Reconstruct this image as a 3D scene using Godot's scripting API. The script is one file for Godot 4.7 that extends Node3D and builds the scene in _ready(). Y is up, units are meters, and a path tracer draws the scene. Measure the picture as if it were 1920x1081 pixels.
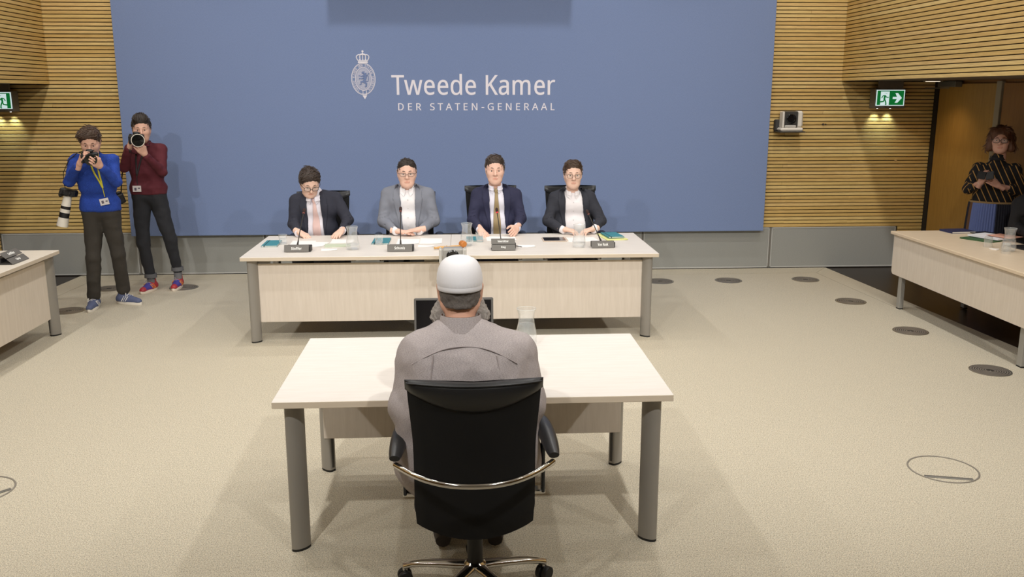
extends Node3D
# A committee room: a witness table, a long table with four men, photographers, slatted walls, a blue backdrop.

const CAM_POS := Vector3(0.0, 2.0584, 0.0)
const FOCAL := 1678.5
const BACK := -10.40          # front face of the slatted back wall
const LAMP := Color(1.0, 0.99, 0.975)
const DOWN_E := 1.85
const SPOT_E := 12.0
var rng := RandomNumberGenerator.new()
var mats := {}
var texs := {}
var names := {}
var HEAD := {}
var HAND_FLAT := {}
var HAND_CURL := {}

# ------------------------------------------------------------------ mesh collector
class MB:
	var v := PackedVector3Array()
	var n := PackedVector3Array()
	var c := PackedColorArray()
	var ix := PackedInt32Array()
	func tri(a: Vector3, b: Vector3, d: Vector3, out: Vector3) -> void:
		var fn := (b - a).cross(d - a)
		if fn.length_squared() < 1e-18:
			return
		fn = fn.normalized()
		var s := v.size()
		if fn.dot(out) > 0.0:
			v.append(a); v.append(d); v.append(b)
		else:
			v.append(a); v.append(b); v.append(d)
			fn = -fn
		n.append(fn); n.append(fn); n.append(fn)
		ix.append(s); ix.append(s + 1); ix.append(s + 2)
	func quad(a: Vector3, b: Vector3, d: Vector3, e: Vector3, out: Vector3) -> void:
		tri(a, b, d, out)
		tri(a, d, e, out)
	func box(ctr: Vector3, size: Vector3, ch := 0.003, bs := Basis.IDENTITY) -> void:
		var hx := size.x * 0.5; var hy := size.y * 0.5; var hz := size.z * 0.5
		var q := minf(ch, minf(hx, minf(hy, hz)) * 0.9)
		var P := func(x: float, y: float, z: float) -> Vector3: return ctr + bs * Vector3(x, y, z)
		for s in [-1.0, 1.0]:
			quad(P.call(s * hx, -hy + q, -hz + q), P.call(s * hx, hy - q, -hz + q), P.call(s * hx, hy - q, hz - q), P.call(s * hx, -hy + q, hz - q), bs.x * s)
			quad(P.call(-hx + q, s * hy, -hz + q), P.call(hx - q, s * hy, -hz + q), P.call(hx - q, s * hy, hz - q), P.call(-hx + q, s * hy, hz - q), bs.y * s)
			quad(P.call(-hx + q, -hy + q, s * hz), P.call(hx - q, -hy + q, s * hz), P.call(hx - q, hy - q, s * hz), P.call(-hx + q, hy - q, s * hz), bs.z * s)
			for t in [-1.0, 1.0]:
				quad(P.call(s * hx, t * (hy - q), -hz + q), P.call(s * (hx - q), t * hy, -hz + q), P.call(s * (hx - q), t * hy, hz - q), P.call(s * hx, t * (hy - q), hz - q), bs.x * s + bs.y * t)
				quad(P.call(s * hx, -hy + q, t * (hz - q)), P.call(s * (hx - q), -hy + q, t * hz), P.call(s * (hx - q), hy - q, t * hz), P.call(s * hx, hy - q, t * (hz - q)), bs.x * s + bs.z * t)
				quad(P.call(-hx + q, s * hy, t * (hz - q)), P.call(-hx + q, s * (hy - q), t * hz), P.call(hx - q, s * (hy - q), t * hz), P.call(hx - q, s * hy, t * (hz - q)), bs.y * s + bs.z * t)
				for r in [-1.0, 1.0]:
					tri(P.call(s * hx, t * (hy - q), r * (hz - q)), P.call(s * (hx - q), t * hy, r * (hz - q)), P.call(s * (hx - q), t * (hy - q), r * hz), bs.x * s + bs.y * t + bs.z * r)
	# smooth sheet from rows of points; out_from(point) gives an outward hint through the row centre
	func grid(rows: Array, close := false, flip := false) -> void:
		var nr := rows.size(); var nc: int = rows[0].size()
		var s := v.size()
		var nn := PackedVector3Array(); nn.resize(nr * nc)
		for r in nr:
			for k in nc:
				v.append(rows[r][k])
		var quads := PackedInt32Array()
		for r in nr - 1:
			for k in (nc if close else nc - 1):
				var a := r * nc + k; var b := r * nc + (k + 1) % nc
				var d := (r + 1) * nc + (k + 1) % nc; var e := (r + 1) * nc + k
				if flip:
					quads.append_array(PackedInt32Array([a, d, b, a, e, d]))
				else:
					quads.append_array(PackedInt32Array([a, b, d, a, d, e]))
		for i in range(0, quads.size(), 3):
			var A := v[s + quads[i]]; var B := v[s + quads[i + 1]]; var C := v[s + quads[i + 2]]
			var fn := (C - A).cross(B - A)
			for j in 3:
				nn[quads[i + j]] += fn
			ix.append(s + quads[i]); ix.append(s + quads[i + 1]); ix.append(s + quads[i + 2])
		for i in nn.size():
			n.append(nn[i].normalized())
	func fan(ring: Array, out: Vector3) -> void:
		var ctr := Vector3.ZERO
		for p in ring:
			ctr += p
		ctr /= ring.size()
		for i in ring.size():
			tri(ctr, ring[i], ring[(i + 1) % ring.size()], out)
	func tube(pts: Array, rad, sides := 8, caps := true, flat := 1.0, up := Vector3.UP) -> void:
		var rows := []
		var m := pts.size()
		var prev := Vector3.ZERO
		for i in m:
			var d: Vector3 = (pts[mini(i + 1, m - 1)] - pts[maxi(i - 1, 0)]).normalized()
			var sd := prev
			if i == 0:
				sd = d.cross(up)
				if sd.length() < 0.05:
					sd = d.cross(Vector3.RIGHT)
			sd = (sd - d * sd.dot(d)).normalized()
			prev = sd
			var u := sd.cross(d).normalized()
			var r: float = rad[i] if rad is Array else rad
			var row := []
			for k in sides:
				var a := TAU * k / sides
				row.append(pts[i] + sd * cos(a) * r + u * sin(a) * r * flat)
			rows.append(row)
		grid(rows, true, true)
		if caps:
			fan(rows[0], (pts[0] - pts[1]))
			fan(rows[m - 1], (pts[m - 1] - pts[m - 2]))
	# profile: Vector2(radius, y), bottom to top on the outside; sharp where the angle is large
	func lathe(prof: Array, segs := 24, xf := Transform3D.IDENTITY, caps := true) -> void:
		var chunk := [prof[0]]
		for i in range(1, prof.size()):
			chunk.append(prof[i])
			var last := i == prof.size() - 1
			var sharp := false
			if not last:
				var a: Vector2 = (prof[i] - prof[i - 1]).normalized()
				var b: Vector2 = (prof[i + 1] - prof[i]).normalized()
				sharp = a.dot(b) < 0.75
			if last or sharp:
				var rows := []
				for p in chunk:
					var row := []
					for k in segs:
						var t := TAU * k / segs
						row.append(xf * Vector3(cos(t) * p.x, p.y, sin(t) * p.x))
					rows.append(row)
				grid(rows, true, false)
				chunk = [prof[i]]
		if caps:
			for e in [0, prof.size() - 1]:
				if prof[e].x > 1e-4:
					var ring := []
					for k in segs:
						var t := TAU * k / segs
						ring.append(xf * Vector3(cos(t) * prof[e].x, prof[e].y, sin(t) * prof[e].x))
					fan(ring, xf.basis * Vector3(0, -1 if e == 0 else 1, 0))
	func prism(poly: PackedVector2Array, z0: float, z1: float, xf := Transform3D.IDENTITY) -> void:
		var t := Geometry2D.triangulate_polygon(poly)
		for i in range(0, t.size(), 3):
			for z in [z0, z1]:
				var o := xf.basis.z * (1.0 if z == maxf(z0, z1) else -1.0)
				tri(xf * Vector3(poly[t[i]].x, poly[t[i]].y, z), xf * Vector3(poly[t[i + 1]].x, poly[t[i + 1]].y, z), xf * Vector3(poly[t[i + 2]].x, poly[t[i + 2]].y, z), o)
		var cw := Geometry2D.is_polygon_clockwise(poly)
		for i in poly.size():
			var a := poly[i]; var b := poly[(i + 1) % poly.size()]
			var nrm := Vector2(b.y - a.y, a.x - b.x) * (-1.0 if cw else 1.0)
			quad(xf * Vector3(a.x, a.y, z0), xf * Vector3(b.x, b.y, z0), xf * Vector3(b.x, b.y, z1), xf * Vector3(a.x, a.y, z1), xf.basis * Vector3(nrm.x, nrm.y, 0))
	func add(m: Dictionary, xf := Transform3D.IDENTITY, col = null) -> void:
		var s := v.size()
		var flip := xf.basis.determinant() < 0.0
		var nb := xf.basis.inverse().transposed()
		var mv: PackedVector3Array = m.v; var mn: PackedVector3Array = m.n; var mi: PackedInt32Array = m.ix
		for i in mv.size():
			v.append(xf * mv[i])
			n.append((nb * mn[i]).normalized())
		if m.has("c"):
			while c.size() < s:
				c.append(Color.WHITE)
			c.append_array(m.c)
		for i in range(0, mi.size(), 3):
			ix.append(s + mi[i])
			ix.append(s + mi[i + (2 if flip else 1)])
			ix.append(s + mi[i + (1 if flip else 2)])
	func mesh() -> ArrayMesh:
		var am := ArrayMesh.new()
		var arr := []
		arr.resize(Mesh.ARRAY_MAX)
		arr[Mesh.ARRAY_VERTEX] = v
		arr[Mesh.ARRAY_NORMAL] = n
		if c.size() > 0:
			while c.size() < v.size():
				c.append(Color.WHITE)
			arr[Mesh.ARRAY_COLOR] = c
		arr[Mesh.ARRAY_INDEX] = ix
		am.add_surface_from_arrays(Mesh.PRIMITIVE_TRIANGLES, arr)
		return am

# ------------------------------------------------------------------ distance field meshed as surface nets
class Field:
	var o: Vector3
	var h: float
	var nx: int
	var ny: int
	var nz: int
	var g := PackedFloat32Array()
	func _init(lo: Vector3, hi: Vector3, cell: float) -> void:
		o = lo; h = cell
		nx = int(ceil((hi.x - lo.x) / cell)) + 1
		ny = int(ceil((hi.y - lo.y) / cell)) + 1
		nz = int(ceil((hi.z - lo.z) / cell)) + 1
		g.resize(nx * ny * nz)
		g.fill(1.0)
	func cap(a: Vector3, b: Vector3, ra: float, rb: float, k := 0.03, sx := 1.0, sz := 1.0, cut := false) -> void:
		var pad := k + 2.0 * h
		var rm := maxf(ra, rb)
		var lx := minf(a.x, b.x) - rm / sx - pad; var ux := maxf(a.x, b.x) + rm / sx + pad
		var ly := minf(a.y, b.y) - rm - pad; var uy := maxf(a.y, b.y) + rm + pad
		var lz := minf(a.z, b.z) - rm / sz - pad; var uz := maxf(a.z, b.z) + rm / sz + pad
		var x0 := maxi(0, int((lx - o.x) / h)); var x1 := mini(nx, int((ux - o.x) / h) + 2)
		var y0 := maxi(0, int((ly - o.y) / h)); var y1 := mini(ny, int((uy - o.y) / h) + 2)
		var z0 := maxi(0, int((lz - o.z) / h)); var z1 := mini(nz, int((uz - o.z) / h) + 2)
		var bx := (b.x - a.x) * sx; var by := b.y - a.y; var bz := (b.z - a.z) * sz
		var inv := 1.0 / maxf(1e-9, bx * bx + by * by + bz * bz)
		var dr := rb - ra
		var kk := 0.25 / k
		var st := h * sx
		for iz in range(z0, z1):
			var pz := (o.z + iz * h - a.z) * sz
			for iy in range(y0, y1):
				var py := o.y + iy * h - a.y
				var i := (iz * ny + iy) * nx + x0
				var px := (o.x + x0 * h - a.x) * sx
				var base := py * by + pz * bz
				for ixx in range(x0, x1):
					var t := clampf((px * bx + base) * inv, 0.0, 1.0)
					var dx := px - bx * t
					var dy := py - by * t
					var dz := pz - bz * t
					var d := sqrt(dx * dx + dy * dy + dz * dz) - ra - dr * t
					var e := g[i]
					if cut:
						d = -d
						if d > e - k:
							if d - e >= k:
								g[i] = d
							else:
								var q := k - absf(d - e)
								g[i] = maxf(d, e) + q * q * kk
					elif d < e + k:
						if e - d >= k:
							g[i] = d
						else:
							var q2 := k - absf(d - e)
							g[i] = minf(d, e) - q2 * q2 * kk
					i += 1
					px += st
	# keep only where n.p < c
	func plane(nv: Vector3, cc: float) -> void:
		for iz in nz:
			for iy in ny:
				var i := (iz * ny + iy) * nx
				var d := nv.x * o.x + nv.y * (o.y + iy * h) + nv.z * (o.z + iz * h) - cc
				for ixx in nx:
					if d > g[i]:
						g[i] = d
					d += nv.x * h
					i += 1
	# remove the front (z > zmin) inside all half-planes [nx, ny, c] : nx*x + ny*y < c
	func wedge(lines: Array, zmin: float) -> void:
		for iz in nz:
			var z := o.z + iz * h
			if z < zmin - 2.0 * h:
				continue
			for iy in ny:
				var y := o.y + iy * h
				var i := (iz * ny + iy) * nx
				for ixx in nx:
					var x := o.x + ixx * h
					var d := zmin - z
					for l in lines:
						d = maxf(d, l[0] * x + l[1] * y - l[2])
					if -d > g[i]:
						g[i] = -d
					i += 1
	func at(p: Vector3) -> float:
		var q := (p - o) / h
		var x := clampi(int(q.x), 0, nx - 2); var y := clampi(int(q.y), 0, ny - 2); var z := clampi(int(q.z), 0, nz - 2)
		var f := Vector3(clampf(q.x - x, 0, 1), clampf(q.y - y, 0, 1), clampf(q.z - z, 0, 1))
		var i := (z * ny + y) * nx + x
		var j := i + nx * ny
		var a := lerpf(lerpf(g[i], g[i + 1], f.x), lerpf(g[i + nx], g[i + nx + 1], f.x), f.y)
		var b := lerpf(lerpf(g[j], g[j + 1], f.x), lerpf(g[j + nx], g[j + nx + 1], f.x), f.y)
		return lerpf(a, b, f.z)
	func fz(x: float, y: float) -> float:
		var z := o.z + (nz - 1) * h
		var prev := at(Vector3(x, y, z))
		while z > o.z:
			z -= h
			var d := at(Vector3(x, y, z))
			if d < 0.0:
				return z + h * (-d) / maxf(1e-6, prev - d)
			prev = d
		return o.z + nz * h * 0.5
	func build(noise: FastNoiseLite = null, amp := 0.0, fr := Vector3.ONE) -> Dictionary:
		var vs := PackedVector3Array()
		var idx := PackedInt32Array()
		var cell := PackedInt32Array()
		cell.resize(nx * ny * nz)
		cell.fill(-1)
		var sxy := nx * ny
		var off := [0, 1, nx, nx + 1, sxy, sxy + 1, sxy + nx, sxy + nx + 1]
		var ed := [[0, 1], [2, 3], [4, 5], [6, 7], [0, 2], [1, 3], [4, 6], [5, 7], [0, 4], [1, 5], [2, 6], [3, 7]]
		for iz in nz - 1:
			for iy in ny - 1:
				var i := (iz * ny + iy) * nx
				for ixx in nx - 1:
					var s := 0
					if g[i] < 0.0: s += 1
					if g[i + 1] < 0.0: s += 1
					if g[i + nx] < 0.0: s += 1
					if g[i + nx + 1] < 0.0: s += 1
					if g[i + sxy] < 0.0: s += 1
					if g[i + sxy + 1] < 0.0: s += 1
					if g[i + sxy + nx] < 0.0: s += 1
					if g[i + sxy + nx + 1] < 0.0: s += 1
					if s != 0 and s != 8:
						var acc := Vector3.ZERO
						var m := 0
						for e in ed:
							var ga := g[i + off[e[0]]]
							var gb := g[i + off[e[1]]]
							if (ga < 0.0) != (gb < 0.0):
								var t := ga / (ga - gb)
								var c0: int = e[0]; var c1: int = e[1]
								var p0 := Vector3(c0 & 1, (c0 >> 1) & 1, c0 >> 2)
								var p1 := Vector3(c1 & 1, (c1 >> 1) & 1, c1 >> 2)
								acc += p0.lerp(p1, t)
								m += 1
						cell[i] = vs.size()
						vs.append(o + (Vector3(ixx, iy, iz) + acc / m) * h)
					i += 1
		for iz in range(1, nz - 1):
			for iy in range(1, ny - 1):
				var i := (iz * ny + iy) * nx + 1
				for ixx in range(1, nx - 1):
					var a := g[i] < 0.0
					if a != (g[i + 1] < 0.0):
						_q(idx, cell[i], cell[i - nx], cell[i - nx - sxy], cell[i - sxy], a)
					if a != (g[i + nx] < 0.0):
						_q(idx, cell[i], cell[i - sxy], cell[i - sxy - 1], cell[i - 1], a)
					if a != (g[i + sxy] < 0.0):
						_q(idx, cell[i], cell[i - 1], cell[i - 1 - nx], cell[i - nx], a)
					i += 1
		var ns := _norm(vs, idx)
		if noise:
			for i in vs.size():
				var p := vs[i]
				vs[i] = p + ns[i] * amp * noise.get_noise_3d(p.x * fr.x, p.y * fr.y, p.z * fr.z)
			ns = _norm(vs, idx)
		return {"v": vs, "n": ns, "ix": idx}
	func _norm(vs: PackedVector3Array, idx: PackedInt32Array) -> PackedVector3Array:
		var ns := PackedVector3Array()
		ns.resize(vs.size())
		for i in range(0, idx.size(), 3):
			var a := vs[idx[i]]
			var fn := (vs[idx[i + 2]] - a).cross(vs[idx[i + 1]] - a)
			ns[idx[i]] += fn
			ns[idx[i + 1]] += fn
			ns[idx[i + 2]] += fn
		for i in ns.size():
			ns[i] = ns[i].normalized()
		return ns
	func _q(idx: PackedInt32Array, a: int, b: int, c: int, d: int, f: bool) -> void:
		if a < 0 or b < 0 or c < 0 or d < 0:
			return
		if f:
			idx.append(a); idx.append(c); idx.append(b); idx.append(a); idx.append(d); idx.append(c)
		else:
			idx.append(a); idx.append(b); idx.append(c); idx.append(a); idx.append(c); idx.append(d)

# ------------------------------------------------------------------ materials
func noise_of(sd: int, freq: float, oct := 3) -> FastNoiseLite:
	var f := FastNoiseLite.new()
	f.seed = sd
	f.frequency = freq
	f.fractal_octaves = oct
	return f

func tex(kind: String) -> ImageTexture:
	if texs.has(kind):
		return texs[kind]
	var S := 512
	var data := PackedByteArray()
	data.resize(S * S * 3)
	var n1 := noise_of(11, 0.02, 3); var n2 := noise_of(23, 0.11, 2); var n3 := noise_of(37, 0.5, 1)
	var i := 0
	for y in S:
		for x in S:
			var c := Vector3.ONE
			match kind:
				"grain_x":
					var a := n1.get_noise_2d(x * 0.25, y * 4.0) * 0.5 + n2.get_noise_2d(x * 0.12, y * 6.0) * 0.35
					c = Vector3(0.90 + a * 0.13, 0.88 + a * 0.16, 0.86 + a * 0.19)
				"grain_y":
					var a := n1.get_noise_2d(x * 3.2, y * 0.2) * 0.5 + n2.get_noise_2d(x * 5.0, y * 0.12) * 0.4
					c = Vector3(0.92 + a * 0.10, 0.915 + a * 0.115, 0.905 + a * 0.13)
				"grain_soft":
					var a := n1.get_noise_2d(x * 0.3, y * 3.0) * 0.5 + n2.get_noise_2d(x * 0.15, y * 3.0) * 0.3
					c = Vector3(0.97 + a * 0.035, 0.967 + a * 0.04, 0.96 + a * 0.05)
				"grain_soft_y":
					var a := n1.get_noise_2d(x * 3.0, y * 0.2) * 0.5 + n2.get_noise_2d(x * 4.0, y * 0.12) * 0.35
					c = Vector3(0.95 + a * 0.05, 0.947 + a * 0.056, 0.94 + a * 0.065)
				"carpet":
					var rowv := 0.5 + 0.5 * sin(TAU * y / 8.0 + 2.0 * n2.get_noise_2d(x, y))
					var a := n3.get_noise_2d(x * 1.3, y * 1.3) * 0.22 + n2.get_noise_2d(x * 1.6, y * 1.6) * 0.24 + (rowv - 0.5) * 0.14
					var w := n2.get_noise_2d(x * 2.0 + 900, y * 2.0) * 0.05
					c = Vector3(0.86 + a + w, 0.86 + a, 0.86 + a - w)
				"weave":
					var a := 0.5 * sin(TAU * x / 4.0) * sin(TAU * y / 4.0) * 0.05 + n3.get_noise_2d(x, y) * 0.04 + n2.get_noise_2d(x * 0.4, y * 3.0) * 0.035 + n2.get_noise_2d(x * 3.0, y * 0.4) * 0.035
					c = Vector3.ONE * (0.94 + a)
				"knit":
					var a := n2.get_noise_2d(x * 0.5, y * 2.2) 
					var f := 1.0 if a > 0.28 else 0.0
					c = Vector3(0.72 + f * 0.24, 0.74 + f * 0.22, 0.8 + f * 0.18) + Vector3.ONE * n3.get_noise_2d(x, y) * 0.1
				"suit":
					var a := n3.get_noise_2d(x * 0.7, y * 0.7) * 0.10 + n2.get_noise_2d(x, y) * 0.06
					c = Vector3.ONE * (0.9 + a)
				"strands":
					var a := n2.get_noise_2d(x * 2.4, y * 0.25) * 0.5 + n3.get_noise_2d(x, y * 0.2) * 0.4
					c = Vector3.ONE * (0.78 + a * 0.55)
				"stripes":
					var t := fposmod((x - y * 0.5) / 64.0, 1.0)
					c = Vector3(0.72, 0.55, 0.30) if t < 0.15 else Vector3(0.075, 0.07, 0.075)
				"fleck":
					var a := n3.get_noise_2d(x * 0.8, y * 0.8) * 0.25 + n2.get_noise_2d(x * 0.5, y * 2.5) * 0.2
					c = Vector3.ONE * (0.85 + a)
				"mesh_metal":
					var a := 0.03 * sin(TAU * y / 8.0) + n2.get_noise_2d(x * 0.3, y * 4.0) * 0.05
					c = Vector3.ONE * (0.94 + a)
			data[i] = int(clampf(c.x, 0, 1) * 255.0); data[i + 1] = int(clampf(c.y, 0, 1) * 255.0); data[i + 2] = int(clampf(c.z, 0, 1) * 255.0)
			i += 3
	var im := Image.create_from_data(S, S, false, Image.FORMAT_RGB8, data)
	im.generate_mipmaps()
	texs[kind] = ImageTexture.create_from_image(im)
	return texs[kind]

func mat(r: int, g: int, b: int, rough := 0.7, metal := 0.0, texture := "", scale := 1.0, world := false) -> StandardMaterial3D:
	var key := "%d %d %d %.2f %.2f %s %.2f %s" % [r, g, b, rough, metal, texture, scale, world]
	if mats.has(key):
		return mats[key]
	var m := StandardMaterial3D.new()
	m.albedo_color = Color8(r, g, b)
	m.roughness = rough
	m.metallic = metal
	if texture:
		m.albedo_texture = tex(texture)
		m.uv1_triplanar = true
		m.uv1_world_triplanar = world
		m.uv1_scale = Vector3.ONE * scale
		m.uv1_triplanar_sharpness = 24.0 if texture == "stripes" else 4.0
	mats[key] = m
	return m

func glow(r: int, g: int, b: int, e: float) -> StandardMaterial3D:
	var key := "glow %d %d %d %.3f" % [r, g, b, e]
	if mats.has(key):
		return mats[key]
	var m := StandardMaterial3D.new()
	m.albedo_color = Color8(r, g, b)
	m.emission_enabled = true
	m.emission = Color8(r, g, b)
	m.emission_energy_multiplier = e
	mats[key] = m
	return m

func clear(alpha: float, r := 235, g := 240, b := 238) -> StandardMaterial3D:
	var key := "clear %.2f %d" % [alpha, r]
	if mats.has(key):
		return mats[key]
	var m := StandardMaterial3D.new()
	m.transparency = BaseMaterial3D.TRANSPARENCY_ALPHA
	m.albedo_color = Color(r / 255.0, g / 255.0, b / 255.0, alpha)
	m.roughness = 0.03
	m.metallic_specular = 0.6
	mats[key] = m
	return m

func skin_mat(r: int, g: int, b: int) -> StandardMaterial3D:
	var m := mat(r, g, b, 0.55)
	m.vertex_color_use_as_albedo = true
	return m

# ------------------------------------------------------------------ nodes
func numbered(called: String) -> String:
	var k: int = names.get(called, 0)
	names[called] = k + 1
	return called if k == 0 else "%s_%03d" % [called, k]

func tag(o: Node3D, label: String, category: String, group := "", kind := "") -> Node3D:
	if label:
		o.set_meta("label", label)
	if category:
		o.set_meta("category", category)
	if group:
		o.set_meta("group", group)
	if kind:
		o.set_meta("kind", kind)
	return o

func thing(called: String, at: Vector3, label := "", category := "", group := "", turn := 0.0) -> Node3D:
	var o := Node3D.new()
	o.name = numbered(called)
	add_child(o)
	o.position = at
	o.rotation.y = turn
	return tag(o, label, category, group)

func part(called: String, mesh, m: Material, parent: Node3D, at := Vector3.ZERO) -> MeshInstance3D:
	var o := MeshInstance3D.new()
	o.name = called if parent != self else numbered(called)
	o.mesh = mesh.mesh() if mesh is MB else mesh
	o.material_override = m
	parent.add_child(o, true)
	o.position = at
	return o

# a part whose shape is given in world coordinates
func wpart(called: String, mesh, m: Material, parent: Node3D) -> MeshInstance3D:
	var top := parent
	var off := Vector3.ZERO
	while top != self:
		off += top.position
		top = top.get_parent()
	return part(called, mesh, m, parent, -off)

func struct(called: String, mesh, m: Material) -> MeshInstance3D:
	var o := part(called, mesh, m, self)
	o.set_meta("kind", "structure")
	return o

func slab(a: Vector3, b: Vector3, ch := 0.0) -> MB:
	var k := MB.new()
	k.box((a + b) * 0.5, (b - a).abs(), ch)
	return k

func from_dict(d: Dictionary) -> MB:
	var k := MB.new()
	k.add(d)
	return k

func lettering(txt: String, cap_h: float, wide: float, m: Material, parent: Node3D, xf: Transform3D, called := "lettering", bold := false, spacing := 0.0, heavy := 0.0) -> MeshInstance3D:
	var t := TextMesh.new()
	var f := SystemFont.new()
	f.font_names = PackedStringArray(["Droid Sans"])
	if bold:
		f.font_weight = 700
	if spacing != 0.0 or heavy > 0.0:
		var fv := FontVariation.new()
		fv.base_font = f
		fv.spacing_glyph = int(spacing)
		fv.variation_embolden = heavy
		t.font = fv
	else:
		t.font = f
	t.text = txt
	t.font_size = 64
	t.pixel_size = 0.01
	t.depth = 0.02
	t.curve_step = 1.0
	var bb := t.get_aabb()
	var s := wide / bb.size.x
	var sy := cap_h / bb.size.y
	var o := MeshInstance3D.new()
	o.name = called
	o.mesh = t
	o.material_override = m
	parent.add_child(o, true)
	var c := bb.get_center()
	o.transform = xf * Transform3D(Basis.from_scale(Vector3(s, sy, 0.1)), Vector3(-c.x * s, -c.y * sy, 0))
	return o

# ------------------------------------------------------------------ lights and camera
func downlight(x: float, z: float, y: float, energy: float) -> void:
	var t := thing("ceiling_downlight", Vector3(x, y, z), "round recessed downlight in the ceiling", "lamp", "downlights in rows across the ceiling")
	var k := MB.new()
	k.lathe([Vector2(0.075, -0.012), Vector2(0.1, -0.012), Vector2(0.105, 0.0), Vector2(0.075, 0.0), Vector2(0.075, -0.012)], 20, Transform3D.IDENTITY, false)
	part("trim_ring", k, mat(225, 225, 222, 0.4), t)
	k = MB.new()
	k.lathe([Vector2(0.075, -0.008), Vector2(0.075, -0.002)], 20)
	part("lens", k, glow(255, 244, 228, 2.0), t)
	var l := SpotLight3D.new()
	l.name = "bulb"
	t.add_child(l)
	l.position = Vector3(0, -0.03, 0)
	l.rotation_degrees.x = -90
	l.spot_angle = 68.0
	l.spot_angle_attenuation = 0.6
	l.spot_range = 16.0
	l.spot_attenuation = 2.0
	l.light_energy = energy
	l.light_color = LAMP
	l.light_size = 0.055
	l.shadow_enabled = true

# stage-type spot on the ceiling, aimed at the long table and the backdrop
func track_spot(at: Vector3, aim: Vector3, energy: float) -> void:
	var t := thing("track_spotlight", at, "black track spotlight on the ceiling aimed at the long table", "lamp", "track spotlights above the camera")
	var d := (aim - at).normalized()
	var k := MB.new()
	k.tube([-d * 0.2, -d * 0.19, Vector3.ZERO], [0.06, 0.085, 0.09], 20)
	part("can", k, mat(30, 30, 31, 0.5), t)
	k = MB.new()
	k.tube([d * 0.001, d * 0.004], 0.08, 20)
	part("lens", k, glow(255, 248, 236, 2.0), t)
	k = MB.new()
	k.tube([-d * 0.1, Vector3(-d.x * 0.1, 0.2, -d.z * 0.1)], 0.012, 8)
	part("yoke", k, mat(30, 30, 31, 0.5), t)
	var l := SpotLight3D.new()
	l.name = "bulb"
	t.add_child(l)
	l.position = d * 0.03
	l.basis = Basis.looking_at(d, Vector3.UP)
	l.spot_angle = 42.0
	l.spot_angle_attenuation = 0.8
	l.spot_range = 20.0
	l.spot_attenuation = 2.0
	l.light_energy = energy
	l.light_color = LAMP
	l.light_size = 0.055
	l.shadow_enabled = true

func _ready() -> void:
	rng.seed = 7
	var cam := Camera3D.new()
	cam.name = "camera"
	add_child(cam)
	cam.position = CAM_POS
	cam.basis = Basis(Vector3.UP, -0.0574) * Basis(Vector3.RIGHT, -0.2148)
	cam.fov = rad_to_deg(2.0 * atan(540.5 / FOCAL))
	cam.near = 0.05
	cam.far = 60.0
	cam.current = true
	var we := WorldEnvironment.new()
	we.name = "environment"
	var env := Environment.new()
	env.background_mode = Environment.BG_COLOR
	env.background_color = Color(0.02, 0.02, 0.02)
	env.tonemap_mode = Environment.TONE_MAPPER_LINEAR
	env.tonemap_exposure = 0.9
	env.sdfgi_enabled = true
	env.ssao_enabled = true
	env.ssil_enabled = true
	we.environment = env
	add_child(we)
	for x in [-3.6, -1.45, 1.35, 3.55]:
		for r in [[-9.1, 1.0], [-7.6, 1.05], [-6.0, 1.05], [-4.4, 0.85], [-2.5, 0.68]]:
			downlight(x, r[0], 4.5, DOWN_E * r[1])
	for x in [-3.6, -1.45, 1.35, 3.55]:
		track_spot(Vector3(x, 4.3, -0.9), Vector3(x * 0.85, 0.9, -7.6), SPOT_E)
	build_room()
	build_backdrop()
	build_tables()
	build_chairs()
	build_table_items()
	build_wall_items()
	make_templates()
	build_people()

# ------------------------------------------------------------------ the room
func slat_rows(parent: Node3D, along_x: bool, a: float, b: float, fixed: float, y0: float, y1: float, cut_at: float) -> void:
	var tones := [mat(236, 206, 132, 0.5, 0, "grain_x", 1.3, true), mat(228, 194, 120, 0.5, 0, "grain_x", 1.3, true), mat(242, 214, 144, 0.5, 0, "grain_x", 1.3, true), mat(228, 195, 124, 0.5, 0, "grain_x", 1.3, true), mat(238, 206, 138, 0.5, 0, "grain_x", 1.3, true)]
	var meshes := {}
	var rows := int(round((y1 - y0) / 0.0414))
	for i in rows:
		var y := y0 + 0.0414 * (i + 0.5)
		var spans := [[a, b]]
		if rng.randf() < 0.35:
			var c := lerpf(a, b, snappedf(rng.randf_range(0.15, 0.85), 0.1))
			spans = [[a, c - 0.0008], [c + 0.0008, b]]
		elif cut_at != 0.0:
			spans = [[a, cut_at - 0.001], [cut_at + 0.001, b]]
		for s in spans:
			var ln: float = s[1] - s[0]
			var key := snappedf(ln, 0.001)
			if not meshes.has(key):
				var k := MB.new()
				k.box(Vector3.ZERO, Vector3(ln, 0.0325, 0.018) if along_x else Vector3(0.018, 0.0325, ln), 0.0015)
				meshes[key] = k.mesh()
			var mid: float = (s[0] + s[1]) * 0.5
			part("slat", meshes[key], tones[rng.randi() % 5], parent, Vector3(mid, y, fixed) if along_x else Vector3(fixed, y, mid))

func poly_slab(pts: Array, y0: float, y1: float) -> MB:
	var k := MB.new()
	var p := PackedVector2Array()
	for q in pts:
		p.append(Vector2(q.x, -q.y))
	k.prism(p, y0, y1, Transform3D(Basis(Vector3(1, 0, 0), Vector3(0, 0, -1), Vector3(0, 1, 0)), Vector3.ZERO))
	return k

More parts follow.
